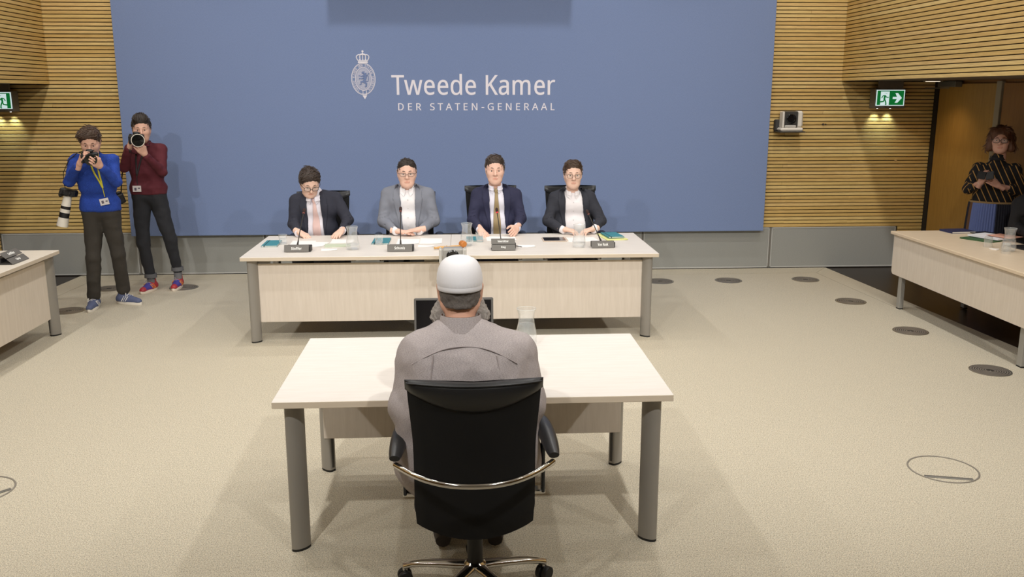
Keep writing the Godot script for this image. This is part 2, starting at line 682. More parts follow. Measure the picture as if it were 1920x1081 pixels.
func build_room() -> void:
	var dark_floor := mat(52, 45, 40, 0.35, 0, "grain_x", 1.0, true)
	struct("floor", slab(Vector3(-5.7, -0.2, -10.6), Vector3(5.7, -0.006, 3.2)), dark_floor)
	var carpet := mat(220, 210, 187, 0.95, 0, "carpet", 1.45, true)
	var cz := -10.395
	# carpet laid in three strips with narrow joints between them
	var lx := func(z: float) -> float: return -4.38 - 0.055 * (z + 10.4)
	var rx := func(z: float) -> float: return 4.392 + 0.056 * (z + 10.4)
	var cp := struct("floor_carpet", poly_slab([Vector2(lx.call(cz) + 0.24, -10.08), Vector2(rx.call(cz) - 0.24, -10.08), Vector2(rx.call(3.1) - 0.24, 3.1), Vector2(lx.call(3.1) + 0.24, 3.1)], -0.006, 0.0), carpet)
	part("carpet_strip", poly_slab([Vector2(lx.call(cz), cz), Vector2(lx.call(cz) + 0.235, -10.086), Vector2(lx.call(3.1) + 0.235, 3.1), Vector2(lx.call(3.1), 3.1)], -0.006, 0.0), carpet, cp)
	part("carpet_strip", poly_slab([Vector2(rx.call(cz), cz), Vector2(rx.call(3.1), 3.1), Vector2(rx.call(3.1) - 0.235, 3.1), Vector2(rx.call(cz) - 0.235, -10.086)], -0.006, 0.0), carpet, cp)
	part("carpet_strip", poly_slab([Vector2(lx.call(cz) + 0.006, cz), Vector2(rx.call(cz) - 0.006, cz), Vector2(rx.call(cz) - 0.24, -10.085), Vector2(lx.call(cz) + 0.24, -10.085)], -0.006, 0.0), carpet, cp)
	var backing := mat(38, 28, 20, 0.9)
	var wb := struct("wall_back", slab(Vector3(-5.7, -0.2, -10.75), Vector3(5.7, 4.6, BACK - 0.03)), backing)
	var wl := struct("wall_back_left", slab(Vector3(-5.6, 0.494, BACK - 0.03), Vector3(-3.4, 3.62, BACK - 0.022)), backing)
	slat_rows(wl, true, -5.56, -3.45, BACK - 0.009, 0.494, 3.62, 0.0)
	var wr := struct("wall_back_right", slab(Vector3(3.3, 0.494, BACK - 0.03), Vector3(5.6, 3.62, BACK - 0.022)), backing)
	slat_rows(wr, true, 3.35, 5.54, BACK - 0.009, 0.494, 3.62, 0.0)
	slat_rows(wr, true, 5.245, 5.54, BACK - 0.009, 0.0, 0.494, 0.0)
	slat_rows(wl, true, -5.56, -5.245, BACK - 0.009, 0.0, 0.494, 0.0)
	var wood_plain := mat(196, 152, 92, 0.55, 0, "grain_x", 1.0, true)
	part("upper_board", slab(Vector3(-5.6, 3.62, BACK - 0.02), Vector3(5.6, 4.5, BACK)), wood_plain, wb)
	# side aisles: outer walls, bulkheads clad with slats
	var door_wood := mat(178, 138, 68, 0.45, 0, "grain_y", 0.8, true)
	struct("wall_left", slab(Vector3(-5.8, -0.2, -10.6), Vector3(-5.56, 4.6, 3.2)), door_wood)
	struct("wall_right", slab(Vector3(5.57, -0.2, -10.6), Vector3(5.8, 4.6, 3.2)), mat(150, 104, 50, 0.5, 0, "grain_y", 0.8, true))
	var soffit := mat(96, 84, 70, 0.8)
	var bl := struct("wall_left_upper", slab(Vector3(-5.6, 2.155, BACK + 0.001), Vector3(-4.535, 4.6, 3.1)), soffit)
	slat_rows(bl, false, BACK + 0.004, 1.0, -4.519, 2.15, 3.62, -6.9)
	part("upper_board", slab(Vector3(-4.535, 3.62, BACK), Vector3(-4.51, 4.5, 3.1)), wood_plain, bl)
	part("slat_end_board", slab(Vector3(-4.535, 2.155, 1.0), Vector3(-4.51, 3.62, 3.1)), wood_plain, bl)
	var br := struct("wall_right_upper", slab(Vector3(4.445, 2.195, BACK + 0.001), Vector3(5.6, 4.6, 3.1)), soffit)
	slat_rows(br, false, BACK + 0.004, 1.0, 4.429, 2.192, 3.62, -6.93)
	part("upper_board", slab(Vector3(4.42, 3.62, BACK), Vector3(4.445, 4.5, 3.1)), wood_plain, br)
	part("slat_end_board", slab(Vector3(4.42, 2.195, 1.0), Vector3(4.445, 3.62, 3.1)), wood_plain, br)
	struct("ceiling", slab(Vector3(-5.8, 4.5, -10.6), Vector3(5.8, 4.7, 3.2)), mat(226, 224, 220, 0.9))
	struct("wall_front", slab(Vector3(-5.8, -0.2, 3.1), Vector3(5.8, 4.7, 3.3)), mat(226, 222, 214, 0.9))
	# metal skirting panels along the back wall
	var sk := struct("baseboard_back", slab(Vector3(-5.24, 0.0, BACK - 0.03), Vector3(5.237, 0.494, BACK - 0.012)), mat(120, 116, 108, 0.7))
	var metal := mat(162, 163, 158, 0.6, 0.0, "mesh_metal", 3.0, true)
	var rim := mat(182, 182, 178, 0.55, 0.0)
	var seams := [-5.237, -3.704, -2.266, -0.8, 0.66, 2.149, 3.693, 5.237]
	for i in seams.size() - 1:
		var a: float = seams[i] + 0.012; var b: float = seams[i + 1] - 0.012
		var p := part("metal_panel", slab(Vector3(a + 0.012, 0.022, BACK - 0.012), Vector3(b - 0.012, 0.482, BACK - 0.002), 0.001), metal, sk)
		var k := MB.new()
		k.box(Vector3(a + 0.006, 0.25, BACK - 0.005), Vector3(0.012, 0.484, 0.014), 0.002)
		k.box(Vector3(b - 0.006, 0.25, BACK - 0.005), Vector3(0.012, 0.484, 0.014), 0.002)
		k.box(Vector3((a + b) * 0.5, 0.487, BACK - 0.005), Vector3(b - a, 0.012, 0.014), 0.002)
		k.box(Vector3((a + b) * 0.5, 0.014, BACK - 0.005), Vector3(b - a, 0.016, 0.014), 0.002)
		part("panel_rim", k, rim, p)
	# door in the right aisle wall
	var d := struct("door_1", slab(Vector3(5.545, 0.0, -10.3), Vector3(5.572, 2.16, -9.16), 0.002), door_wood)
	part("door_post", slab(Vector3(5.53, 0.0, -9.16), Vector3(5.572, 2.18, -9.07), 0.003), mat(150, 142, 124, 0.5), d)
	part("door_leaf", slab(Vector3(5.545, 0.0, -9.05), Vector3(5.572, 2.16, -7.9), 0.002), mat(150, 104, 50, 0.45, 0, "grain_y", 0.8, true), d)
	part("edge_gap", slab(Vector3(5.54, 0.0, BACK), Vector3(5.572, 2.19, -10.31)), mat(30, 24, 18, 0.8), d)
	var cl := part("door_closer", slab(Vector3(5.46, 2.125, -10.2), Vector3(5.545, 2.19, -9.83), 0.006), mat(120, 118, 112, 0.4, 0.5), d)
	part("closer_arm", slab(Vector3(5.40, 2.108, -10.36), Vector3(5.412, 2.12, -9.85), 0.002), mat(130, 128, 122, 0.4, 0.6), cl)
	# recessed lamp in the right soffit
	var t := thing("soffit_downlight", Vector3(5.2, 2.19, -9.82), "small lit downlight in the soffit before the wooden door", "lamp")
	var k2 := MB.new()
	k2.lathe([Vector2(0.075, 0.0), Vector2(0.1, 0.0), Vector2(0.1, 0.006), Vector2(0.075, 0.006)], 20, Transform3D(Basis(Vector3.RIGHT, PI), Vector3.ZERO), true)
	part("trim_ring", k2, mat(180, 176, 168, 0.4, 0.5), t)
	k2 = MB.new()
	k2.lathe([Vector2(0.075, -0.009), Vector2(0.075, -0.003)], 20)
	part("lens", k2, glow(255, 240, 215, 1.5), t)
	var l := SpotLight3D.new()
	l.name = "bulb"
	t.add_child(l)
	l.position = Vector3(0, -0.03, 0)
	l.rotation_degrees.x = -90
	l.spot_angle = 60
	l.spot_range = 8
	l.spot_attenuation = 2.0
	l.light_energy = 0.35
	l.light_color = Color(1, 0.86, 0.66)
	l.light_size = 0.07
	l.shadow_enabled = true
	# round floor outlets
	var spots := [[2.22, -9.70, "behind the right end of the long table"], [2.995, -9.70, "second from the long table along the back wall"], [3.879, -9.70, "nearest the dark floor along the back wall"], [3.927, -8.61, "beside the far leg of the right table"], [3.963, -7.45, "midway along the right table"], [4.0, -6.29, "nearest the camera beside the right table"], [-3.006, -9.67, "under the foot of the man in maroon"], [-3.793, -9.66, "behind the legs of the man in blue"], [-3.80, -8.65, "beside the leg of the left table"]]
	for s in spots:
		var f := thing("floor_vent", Vector3(s[0], 0.0, s[1]), "round dark floor vent " + s[2], "floor vent", "round vents in the carpet")
		k2 = MB.new()
		k2.lathe([Vector2(0.15, 0.0), Vector2(0.15, 0.003), Vector2(0.146, 0.005), Vector2(0.138, 0.005), Vector2(0.138, 0.0005)], 40, Transform3D.IDENTITY, false)
		part("rim", k2, mat(160, 156, 148, 0.3, 0.85), f)
		k2 = MB.new()
		k2.lathe([Vector2(0.138, 0.0002), Vector2(0.138, 0.0008)], 40)
		part("well", k2, mat(58, 54, 50, 0.7), f)
		for q in 7:
			var r := 0.03 + q * 0.0165
			k2 = MB.new()
			k2.lathe([Vector2(r, 0.0008), Vector2(r, 0.004), Vector2(r + 0.0095, 0.004), Vector2(r + 0.0095, 0.0008)], 36, Transform3D.IDENTITY, false)
			part("ring", k2, mat(150, 142, 132, 0.4, 0.5), f)
		k2 = MB.new()
		k2.lathe([Vector2(0.022, 0.0008), Vector2(0.02, 0.005), Vector2(0.008, 0.005), Vector2(0.007, 0.002)], 20)
		part("centre_boss", k2, mat(84, 80, 74, 0.4, 0.6), f)
	for s in [[2.68, -4.54, -0.25, "carpet-topped round floor box on the right of the witness table"], [-2.58, -4.56, 0.85, "carpet-topped round floor box at the left edge"]]:
		var f := thing("floor_box", Vector3(s[0], 0.0, s[1]), s[3], "floor box", "carpeted floor boxes", s[2])
		k2 = MB.new()
		k2.lathe([Vector2(0.188, 0.0), Vector2(0.187, 0.0035), Vector2(0.183, 0.0045), Vector2(0.179, 0.0035), Vector2(0.178, 0.0)], 48, Transform3D.IDENTITY, false)
		part("ring", k2, mat(150, 145, 136, 0.45, 0.5), f)
		part("flap", slab(Vector3(-0.125, 0.0, 0.108), Vector3(0.125, 0.005, 0.132), 0.002), mat(120, 118, 112, 0.45, 0.5), f)

func build_backdrop() -> void:
	var x0 := -3.742; var x1 := 3.567; var z := -10.30
	var t := thing("backdrop_panel", Vector3((x0 + x1) * 0.5, 0.469, z), "large blue fabric backdrop panel with white lettering and crest behind the long table", "wall panel")
	wpart("panel", slab(Vector3(x0, 0.469, z - 0.07), Vector3(x1, 4.35, z), 0.003), mat(127, 146, 188, 0.9, 0, "weave", 2.0, true), t)
	wpart("mounting_frame", slab(Vector3(x0 + 0.12, 0.52, BACK), Vector3(x1 - 0.12, 4.3, z - 0.07)), mat(70, 66, 60, 0.8), t)
	var white := mat(232, 228, 236, 0.8)
	var off := -t.position
	lettering("Tweede Kamer", 0.232, 1.834, white, t, Transform3D(Basis.IDENTITY, Vector3(0.162, 2.152, z + 0.0015) + off), "lettering_large", false, 0.0, 0.2)
	lettering("DER STATEN-GENERAAL", 0.078, 1.762, white, t, Transform3D(Basis.IDENTITY, Vector3(0.194, 1.908, z + 0.0015) + off), "lettering_small", false, 16, 0.2)
	# crest: crown over an oval belt with a rampant lion
	var cx := -1.063; var cy := 2.212
	var k := MB.new()
	var ring := func(rx: float, ry: float, w: float) -> void:
		var rows := []
		for i in 49:
			var a := TAU * i / 48.0
			rows.append([Vector3(cx + cos(a) * rx, cy + sin(a) * ry, z + 0.003), Vector3(cx + cos(a) * (rx + w), cy + sin(a) * (ry + w), z + 0.003)])
		k.grid(rows)
	ring.call(0.128, 0.168, 0.006)
	ring.call(0.121, 0.161, 0.003)
	ring.call(0.086, 0.122, 0.006)
	ring.call(0.080, 0.116, 0.002)
	var emblem := wpart("crest_belt", k, white, t)
	k = MB.new()
	var P := func(kk: MB, pts: Array, s := 1.0, dx := 0.0, dy := 0.0) -> void:
		var poly := PackedVector2Array()
		for q in pts:
			poly.append(Vector2(cx + dx + q[0] * s, cy + dy + q[1] * s))
		kk.prism(poly, z + 0.0005, z + 0.0038)
	# light oval field with small billets around the lion
	var oval := []
	for i in 40:
		oval.append([cos(TAU * i / 40.0) * 0.078, sin(TAU * i / 40.0) * 0.114])
	var fk := MB.new()
	var op := PackedVector2Array()
	for q in oval:
		op.append(Vector2(cx + q[0], cy + q[1]))
	fk.prism(op, z + 0.0002, z + 0.0012)
	wpart("crest_field", fk, mat(176, 180, 202, 0.85), emblem)
	for i in 30:
		var a := i * 2.399
		var r := sqrt((i + 0.5) / 30.0)
		var px := cos(a) * 0.070 * r; var py := sin(a) * 0.104 * r
		P.call(k, [[-0.005, -0.003], [0.005, -0.003], [0.005, 0.003], [-0.005, 0.003]], 1.0, px, py)
	wpart("crest_billets", k, mat(206, 206, 220, 0.8), emblem)
	k = MB.new()
	# rampant lion: body, head, limbs and tail as flattened strokes
	for l in [[[[0.018, 0.062], [0.024, 0.03], [0.016, -0.005], [0.004, -0.034]], [0.017, 0.019, 0.015, 0.014]], [[[0.012, 0.064], [-0.006, 0.068], [-0.016, 0.062]], [0.017, 0.014, 0.006]], [[[0.014, 0.038], [-0.02, 0.026], [-0.05, 0.034]], [0.011, 0.007, 0.006]], [[[0.012, 0.016], [-0.022, 0.0], [-0.05, 0.004]], [0.011, 0.007, 0.006]],
		[[[0.0, -0.03], [-0.03, -0.034], [-0.026, -0.056], [-0.044, -0.066]], [0.013, 0.01, 0.007, 0.006]], [[[0.01, -0.034], [0.032, -0.056], [0.028, -0.082], [0.012, -0.088]], [0.014, 0.011, 0.008, 0.006]], [[[0.016, -0.026], [0.05, -0.026], [0.058, 0.01], [0.048, 0.04], [0.062, 0.06]], [0.006, 0.005, 0.005, 0.006, 0.009]]]:
		var lp := []
		for q in l[0]:
			lp.append(Vector3(cx + q[0], cy + q[1], z + 0.003))
		k.tube(lp, l[1], 8, true, 0.2, Vector3.BACK)
	wpart("crest_lion", k, mat(112, 130, 172, 0.85), emblem)
	k = MB.new()
	# crown
	P.call(k, [[-0.056, 0.172], [0.056, 0.172], [0.052, 0.19], [-0.052, 0.19]])
	P.call(k, [[-0.056, 0.194], [0.056, 0.194], [0.058, 0.201], [-0.058, 0.201]])
	for s in [-1.0, 1.0]:
		# two arches on each side, bowed outwards and meeting under the orb
		for w in [[0.054, 0.076, 0.255], [0.026, 0.034, 0.262]]:
			var pts := []
			for i in 15:
				var u := i / 14.0
				var x: float = w[0] * (1.0 - u) + (w[1] - w[0] * 0.5) * 4.0 * u * (1.0 - u) * 0.75
				var y: float = 0.2 + (w[2] - 0.2) * sin(minf(u * 1.25, 1.0) * PI * 0.5) + 0.006 * u
				pts.append(Vector3(cx + s * x, cy + y, z + 0.002))
			k.tube(pts, 0.006, 6)
	k.tube([Vector3(cx, cy + 0.2, z + 0.002), Vector3(cx, cy + 0.27, z + 0.002)], 0.005, 6)
	for b in [[0.0, 0.296, 0.012], [0.0, 0.272, 0.008], [-0.034, 0.208, 0.007], [0.034, 0.208, 0.007], [0.0, 0.208, 0.007]]:
		k.tube([Vector3(cx + b[0], cy + b[1], z + 0.0005), Vector3(cx + b[0], cy + b[1], z + 0.0045)], b[2], 12)
	P.call(k, [[-0.004, 0.276], [0.004, 0.276], [0.004, 0.29], [-0.004, 0.29]])
	# buckle and strap end
	P.call(k, [[-0.022, -0.172], [-0.016, -0.172], [-0.016, -0.125], [-0.022, -0.125]], 1.0, 0.01)
	P.call(k, [[0.016, -0.172], [0.022, -0.172], [0.022, -0.125], [0.016, -0.125]], 1.0, 0.01)
	P.call(k, [[-0.022, -0.176], [0.022, -0.176], [0.022, -0.17], [-0.022, -0.17]], 1.0, 0.01)
	P.call(k, [[-0.026, -0.18], [0.026, -0.18], [0.0, -0.222]], 1.0, 0.01)
	wpart("crest_crown_and_buckle", k, white, emblem)
	var txt := "TWEEDE KAMER DER STATEN GENERAAL"
	for i in txt.length():
		if txt[i] == " ":
			continue
		var a := deg_to_rad(244.0 - (i + 0.5) * (308.0 / txt.length()))
		var px := cx + cos(a) * 0.107; var py := cy + sin(a) * 0.145
		var nrm := Vector2(cos(a) / 0.107, sin(a) / 0.145).normalized()
		lettering(txt[i], 0.023, 0.007 if txt[i] == "I" else 0.017, white, emblem, Transform3D(Basis(Vector3.BACK, nrm.angle() - PI / 2), Vector3(px, py, z + 0.0015)), "letter")

# ------------------------------------------------------------------ tables
func oval_leg(x: float, z: float, hgt: float, ang: float) -> MB:
	# oval column, long axis towards the table centre, with a slotted inner edge
	var k := MB.new()
	var rows := []
	for yy in [0.012, hgt]:
		var row := []
		for i in 28:
			var a := TAU * i / 28.0
			var p := Vector2(cos(a) * 0.05, sin(a) * 0.03)
			p.x = clampf(p.x, -0.05, 0.042)
			p = p.rotated(-ang)
			row.append(Vector3(x + p.x, yy, z + p.y))
		rows.append(row)
	k.grid(rows, true, false)
	k.fan(rows[1], Vector3.UP)
	return k

func leg_parts(t: Node3D, x: float, z: float, hgt: float, ang: float) -> void:
	var lg := wpart("leg", oval_leg(x, z, hgt, ang), mat(150, 146, 139, 0.42, 0.35), t)
	var k := MB.new()
	var rows := []
	for yy in [0.0, 0.0125]:
		var row := []
		for i in 28:
			var a := TAU * i / 28.0
			var p := Vector2(clampf(cos(a) * 0.05, -0.05, 0.042) * 0.99, sin(a) * 0.0295).rotated(-ang)
			row.append(Vector3(x + p.x, yy, z + p.y))
		rows.append(row)
	k.grid(rows, true, false)
	k.fan(rows[0], Vector3.DOWN)
	wpart("foot_cap", k, mat(28, 27, 26, 0.7), lg)
	k = MB.new()
	var p := Vector2(0.0435, 0).rotated(-ang)
	k.box(Vector3(x + p.x, hgt * 0.5 + 0.01, z + p.y), Vector3(0.005, hgt - 0.03, 0.014), 0.001, Basis(Vector3.UP, ang))
	wpart("slot", k, mat(62, 60, 56, 0.6), lg)

func desk(label: String, group: String, x0: float, x1: float, z0: float, z1: float, panel_z: float, pb: float, legs: Array, dark := false) -> Node3D:
	# z0 = near edge (towards the camera), z1 = far edge
	var t := thing("table", Vector3((x0 + x1) * 0.5, 0, (z0 + z1) * 0.5), label, "table", group)
	wpart("table_top", slab(Vector3(x0, 0.708, z1), Vector3(x1, 0.74, z0), 0.002), mat(232, 226, 219, 0.42, 0, "grain_soft", 0.9, true), t)
	wpart("edge_band", slab(Vector3(x0 + 0.001, 0.709, z0 - 0.001), Vector3(x1 - 0.001, 0.738, z0 + 0.0015), 0.001), mat(216, 202, 182, 0.5, 0, "grain_soft", 0.9, true), t)
	wpart("modesty_panel", slab(Vector3(x0 + 0.07, pb, panel_z - 0.009), Vector3(x1 - 0.066, 0.668, panel_z + 0.009), 0.002), mat(224, 213, 200, 0.5, 0, "grain_soft_y", 0.9, true), t)
	wpart("frame_rail", slab(Vector3(x0 + 0.09, 0.672, (z0 + z1) * 0.5 - 0.2), Vector3(x1 - 0.09, 0.708, (z0 + z1) * 0.5 + 0.2), 0.002), mat(60, 54, 48, 0.6), t)
	for l in legs:
		leg_parts(t, l[0], l[1], 0.708, l[2])
	for s in [x0 + 0.16, x1 - 0.16]:
		wpart("panel_bracket", slab(Vector3(s - 0.06, 0.668, panel_z - 0.03), Vector3(s + 0.06, 0.708, panel_z - 0.012), 0.002), mat(150, 146, 136, 0.4, 0.5), t)
	return t

func build_tables() -> void:
	var q := PI / 4
	desk("pale wooden witness table in the centre before the man in grey", "", -0.837, 0.943, -3.768, -4.815, -4.70, 0.2, [[-0.755, -3.85, q], [0.861, -3.85, PI - q], [-0.755, -4.735, -q], [0.861, -4.735, PI + q]])
	desk("left half of the long pale wooden table, before the man in a pink tie", "tables joined in one long row", -1.817, -0.094, -7.343, -8.49, -7.45, 0.167, [[-1.735, -7.425, q], [-1.735, -8.41, -q], [-0.18, -8.41, PI + q]])
	desk("right half of the long pale wooden table with the tablet on it", "tables joined in one long row", -0.092, 1.663, -7.343, -8.49, -7.45, 0.167, [[1.581, -7.425, PI - q], [1.581, -8.41, PI + q], [0.0, -8.41, -q]])
	# left side table, long side facing the middle of the room
	var t := thing("table", Vector3(-3.95, 0, -6.85), "pale wooden table at the left edge with one dark name plate", "table")
	wpart("table_top", slab(Vector3(-4.45, 0.708, -7.80), Vector3(-3.452, 0.74, -6.0), 0.002), mat(236, 228, 216, 0.42, 0, "grain_soft", 0.9, true), t)
	wpart("edge_band", slab(Vector3(-3.4535, 0.709, -7.799), Vector3(-3.4505, 0.738, -6.001), 0.001), mat(216, 202, 182, 0.5, 0, "grain_soft", 0.9, true), t)
	wpart("modesty_panel", slab(Vector3(-3.56, 0.152, -7.75), Vector3(-3.542, 0.665, -6.05), 0.002), mat(230, 218, 202, 0.5, 0, "grain_soft_y", 0.9, true), t)
	wpart("frame_rail", slab(Vector3(-4.2, 0.672, -7.7), Vector3(-3.75, 0.708, -6.1), 0.002), mat(60, 54, 48, 0.6), t)
	for l in [[-3.535, -7.745, -PI / 2 - q], [-4.37, -7.72, -q], [-3.535, -6.08, PI - q], [-4.37, -6.08, q]]:
		leg_parts(t, l[0], l[1], 0.708, l[2])
	# right side table: thinner top over a panel with rounded corners
	var rx := 4.205
	t = thing("table", Vector3(4.65, 0, -7.3), "pale wooden table at the right edge with folders and a water jug", "table")
	wpart("table_top", slab(Vector3(rx, 0.712, -8.465), Vector3(5.02, 0.74, -6.1), 0.003), mat(236, 216, 188, 0.38, 0, "grain_soft", 0.9, true), t)
	var k := MB.new()
	var poly := PackedVector2Array()
	for c in [[-8.425, 0.705, 0], [-6.15, 0.705, 0], [-6.15, 0.325, 1], [-8.425, 0.325, 2]]:
		if c[2] == 0:
			poly.append(Vector2(c[0], c[1]))
		else:
			for i in 6:
				var a := -PI / 2 * (i / 5.0) if c[2] == 1 else -PI / 2 - PI / 2 * (i / 5.0)
				poly.append(Vector2(c[0] + (-0.04 if c[2] == 1 else 0.04) + cos(a) * 0.04, c[1] + 0.04 + sin(a) * 0.04))
	k.prism(poly, -0.009, 0.009, Transform3D(Basis(Vector3(0, 0, 1), Vector3(0, 1, 0), Vector3(-1, 0, 0)), Vector3(rx + 0.03, 0, 0)))
	wpart("modesty_panel", k, mat(234, 222, 206, 0.5, 0, "grain_soft_y", 0.9, true), t)
	for l in [[rx + 0.065, -8.28], [rx + 0.085, -6.37], [4.91, -8.26], [4.91, -6.3]]:
		var lg := wpart("leg", slab(Vector3(l[0] - 0.022, 0.008, l[1] - 0.03), Vector3(l[0] + 0.022, 0.712, l[1] + 0.03), 0.004), mat(172, 170, 164, 0.4, 0.4), t)
		wpart("foot_cap", slab(Vector3(l[0] - 0.021, 0.0, l[1] - 0.029), Vector3(l[0] + 0.021, 0.008, l[1] + 0.029)), mat(30, 29, 28, 0.7), lg)
	wpart("frame_rail", slab(Vector3(rx + 0.1, 0.67, -8.3), Vector3(4.9, 0.712, -6.3), 0.002), mat(60, 54, 48, 0.6), t)

# ------------------------------------------------------------------ office chairs; sitter faces +z, origin on the floor
func chair(at: Vector3, turn: float, top: float, label: String, group: String) -> Node3D:
	var t := thing("office_chair", at, label, "chair", group, turn)
	var leather := mat(30, 31, 33, 0.38)
	var cloth := mat(15, 15, 16, 0.95)
	var chrome := mat(205, 203, 200, 0.12, 1.0)
	var bot := 0.40
	var surf := func(u: float, w: float) -> Vector3:   # u across -1..1, w up 0..1
		var wid := lerpf(0.236, 0.252, smoothstep(0.5, 1.0, w)) if w > 0.15 else lerpf(0.230, 0.236, w / 0.15)
		var y := lerpf(bot, top, w)
		if w < 0.2:
			y -= (1.0 - u * u) * 0.045 * (1.0 - w / 0.2)
		var z := -0.205 - 0.075 * w + 0.055 * u * u + 0.02 * sin(w * PI)
		return Vector3(u * wid, y, z)
	var mk := func(u0: float, u1: float, w0: Callable, w1: Callable, th: float, bulge: float, nu: int, nw: int) -> MB:
		var k := MB.new()
		var rows := []
		for j in nw + 1:
			var row := []
			for i in nu + 1:
				var u := lerpf(u0, u1, i / float(nu))
				var w := lerpf(w0.call(u), w1.call(u), j / float(nw))
				row.append(surf.call(u, w))
			rows.append(row)
		var ring := []
		for j in nw + 1:
			var row := []
			var e := sin(PI * j / nw)
			for i in nu + 1:
				var f := sin(PI * i / nu)
				row.append(rows[j][i] + Vector3(0, 0, -(th + bulge * sqrt(maxf(0, e))) * pow(maxf(f, 0.0), 0.15) * (0.35 + 0.65 * pow(maxf(e, 0.0), 0.2))))
			for i in range(nu, -1, -1):
				var f := sin(PI * i / nu)
				row.append(rows[j][i] + Vector3(0, 0, (th + bulge * 0.6 * sqrt(maxf(0, e))) * pow(maxf(f, 0.0), 0.15) * (0.35 + 0.65 * pow(maxf(e, 0.0), 0.2))))
			ring.append(row)
		k.grid(ring, true, true)
		k.fan(ring[0], Vector3.DOWN)
		k.fan(ring[nw], Vector3.UP)
		return k
	part("backrest", mk.call(-1.0, 1.0, func(u): return 0.0, func(u): return 0.985, 0.016, 0.004, 20, 18), cloth, t)
	var pad := part("head_pad", mk.call(-1.03, 1.03, func(u): return 0.94 - 0.13 * (1.0 - u * u), func(u): return 1.015, 0.012, 0.024, 24, 12), leather, t)
	var pts := []
	for i in 21:
		var u := lerpf(-1.0, 1.0, i / 20.0)
		pts.append(surf.call(u, 1.005) + Vector3(0, 0, -0.024))
	var k := MB.new()
	k.tube(pts, 0.003, 6)
	part("stitching", k, mat(52, 53, 55, 0.4), pad)
	# seat
	k = MB.new()
	var srows := []
	for j in 9:
		var e := j / 8.0
		var row := []
		var s := 1.0 - 0.16 * pow(absf(e - 0.5) * 2.0, 3.0)
		for i in 32:
			var a := TAU * i / 32.0
			var cx := signf(cos(a)) * pow(absf(cos(a)), 0.4) * 0.245 * s
			var cz := signf(sin(a)) * pow(absf(sin(a)), 0.4) * 0.235 * s
			row.append(Vector3(cx, lerpf(0.405, 0.49, e), cz + 0.04))
		srows.append(row)
	k.grid(srows, true, false)
	k.fan(srows[8], Vector3.UP)
	k.fan(srows[0], Vector3.DOWN)
	part("seat", k, cloth, t)
	# chrome bow behind the back and the arms
	var ay := 0.675
	pts = []
	for i in 25:
		var u := lerpf(-1.0, 1.0, i / 24.0)
		pts.append(Vector3(u * 0.306, ay - 0.02 - 0.012 * (1.0 - u * u), -0.165 - 0.185 * (1.0 - pow(absf(u), 2.3))))
	k = MB.new()
	k.tube(pts, 0.0125, 10)
	part("arm_bow", k, chrome, t)
	for s in [-1.0, 1.0]:
		pts = []
		var rr := []
		for i in 13:
			var u := i / 12.0
			pts.append(Vector3(s * (0.308 - 0.026 * u), ay + 0.01 + 0.03 * sin(u * PI * 0.6), lerpf(-0.175, 0.19, u)))
			rr.append(0.036 * pow(sin(PI * clampf(u * 0.9 + 0.07, 0, 1)), 0.35))
		k = MB.new()
		k.tube(pts, rr, 12, true, 0.62)
		var arm := part("armrest", k, leather, t)
		k = MB.new()
		k.box(Vector3(s * 0.283, 0.56, 0.02), Vector3(0.014, 0.22, 0.055), 0.003)
		part("arm_support", k, mat(60, 62, 66, 0.25, 0.8), arm)
		k = MB.new()
		k.box(Vector3(s * 0.262, 0.452, 0.02), Vector3(0.06, 0.018, 0.05), 0.004)
		part("arm_foot", k, chrome, arm)
	# column and five-star base
	k = MB.new()
	k.lathe([Vector2(0.032, 0.1), Vector2(0.032, 0.27), Vector2(0.024, 0.27), Vector2(0.024, 0.36), Vector2(0.07, 0.375), Vector2(0.07, 0.405)], 20)
	part("column", k, mat(24, 24, 25, 0.45), t)
	var base := part("star_base", MB_hub(), chrome, t)
	for i in 5:
		var a := deg_to_rad(i * 72.0)
		var d := Vector3(sin(a), 0, cos(a))
		k = MB.new()
		var pp := []; var rd := []
		for j in 8:
			var u := j / 7.0
			pp.append(d * lerpf(0.035, 0.315, u) + Vector3(0, 0.128 - 0.028 * u - 0.018 * pow(u, 6.0), 0))
			rd.append(lerpf(0.030, 0.021, u))
		k.tube(pp, rd, 10, true, 0.62)
		k.tube([d * 0.315 + Vector3(0, 0.09, 0), d * 0.315 + Vector3(0, 0.06, 0)], 0.011, 10)
		part("star_leg", k, chrome, base)
		k = MB.new()
		var sd := d.cross(Vector3.UP).rotated(Vector3.UP, 0.5)
		for w in [-1.0, 1.0]:
			var c: Vector3 = d * 0.315 + Vector3(0, 0.031, 0) + sd * w * 0.017
			k.tube([c - sd * 0.011, c - sd * 0.009, c + sd * 0.009, c + sd * 0.011], [0.026, 0.031, 0.031, 0.026], 18)
		k.box(d * 0.315 + Vector3(0, 0.05, 0), Vector3(0.012, 0.03, 0.03), 0.003)
		part("caster", k, mat(22, 22, 23, 0.5), base)
	return t

func MB_hub() -> MB:
	var k := MB.new()
	k.lathe([Vector2(0.04, 0.088), Vector2(0.046, 0.095), Vector2(0.046, 0.142), Vector2(0.036, 0.152), Vector2(0.033, 0.152)], 20)
	return k

func build_chairs() -> void:
	chair(Vector3(0.042, 0, -3.42), PI, 1.01, "black office chair with chrome arms in the foreground, under the man in grey", "black leather office chairs")
	var who := ["the man in a pink tie", "the man in a light grey suit", "the man in a gold tie", "the man in a dark jacket without a tie"]
	var xs := [-1.33, -0.51, 0.31, 1.10]
	var tops := [1.10, 1.09, 1.145, 1.14]
	var turns := [0.12, 0.0, 0.05, 0.0]
	for i in 4:
		chair(Vector3(xs[i], 0, -8.74), turns[i], tops[i], "black office chair behind " + who[i], "black leather office chairs")

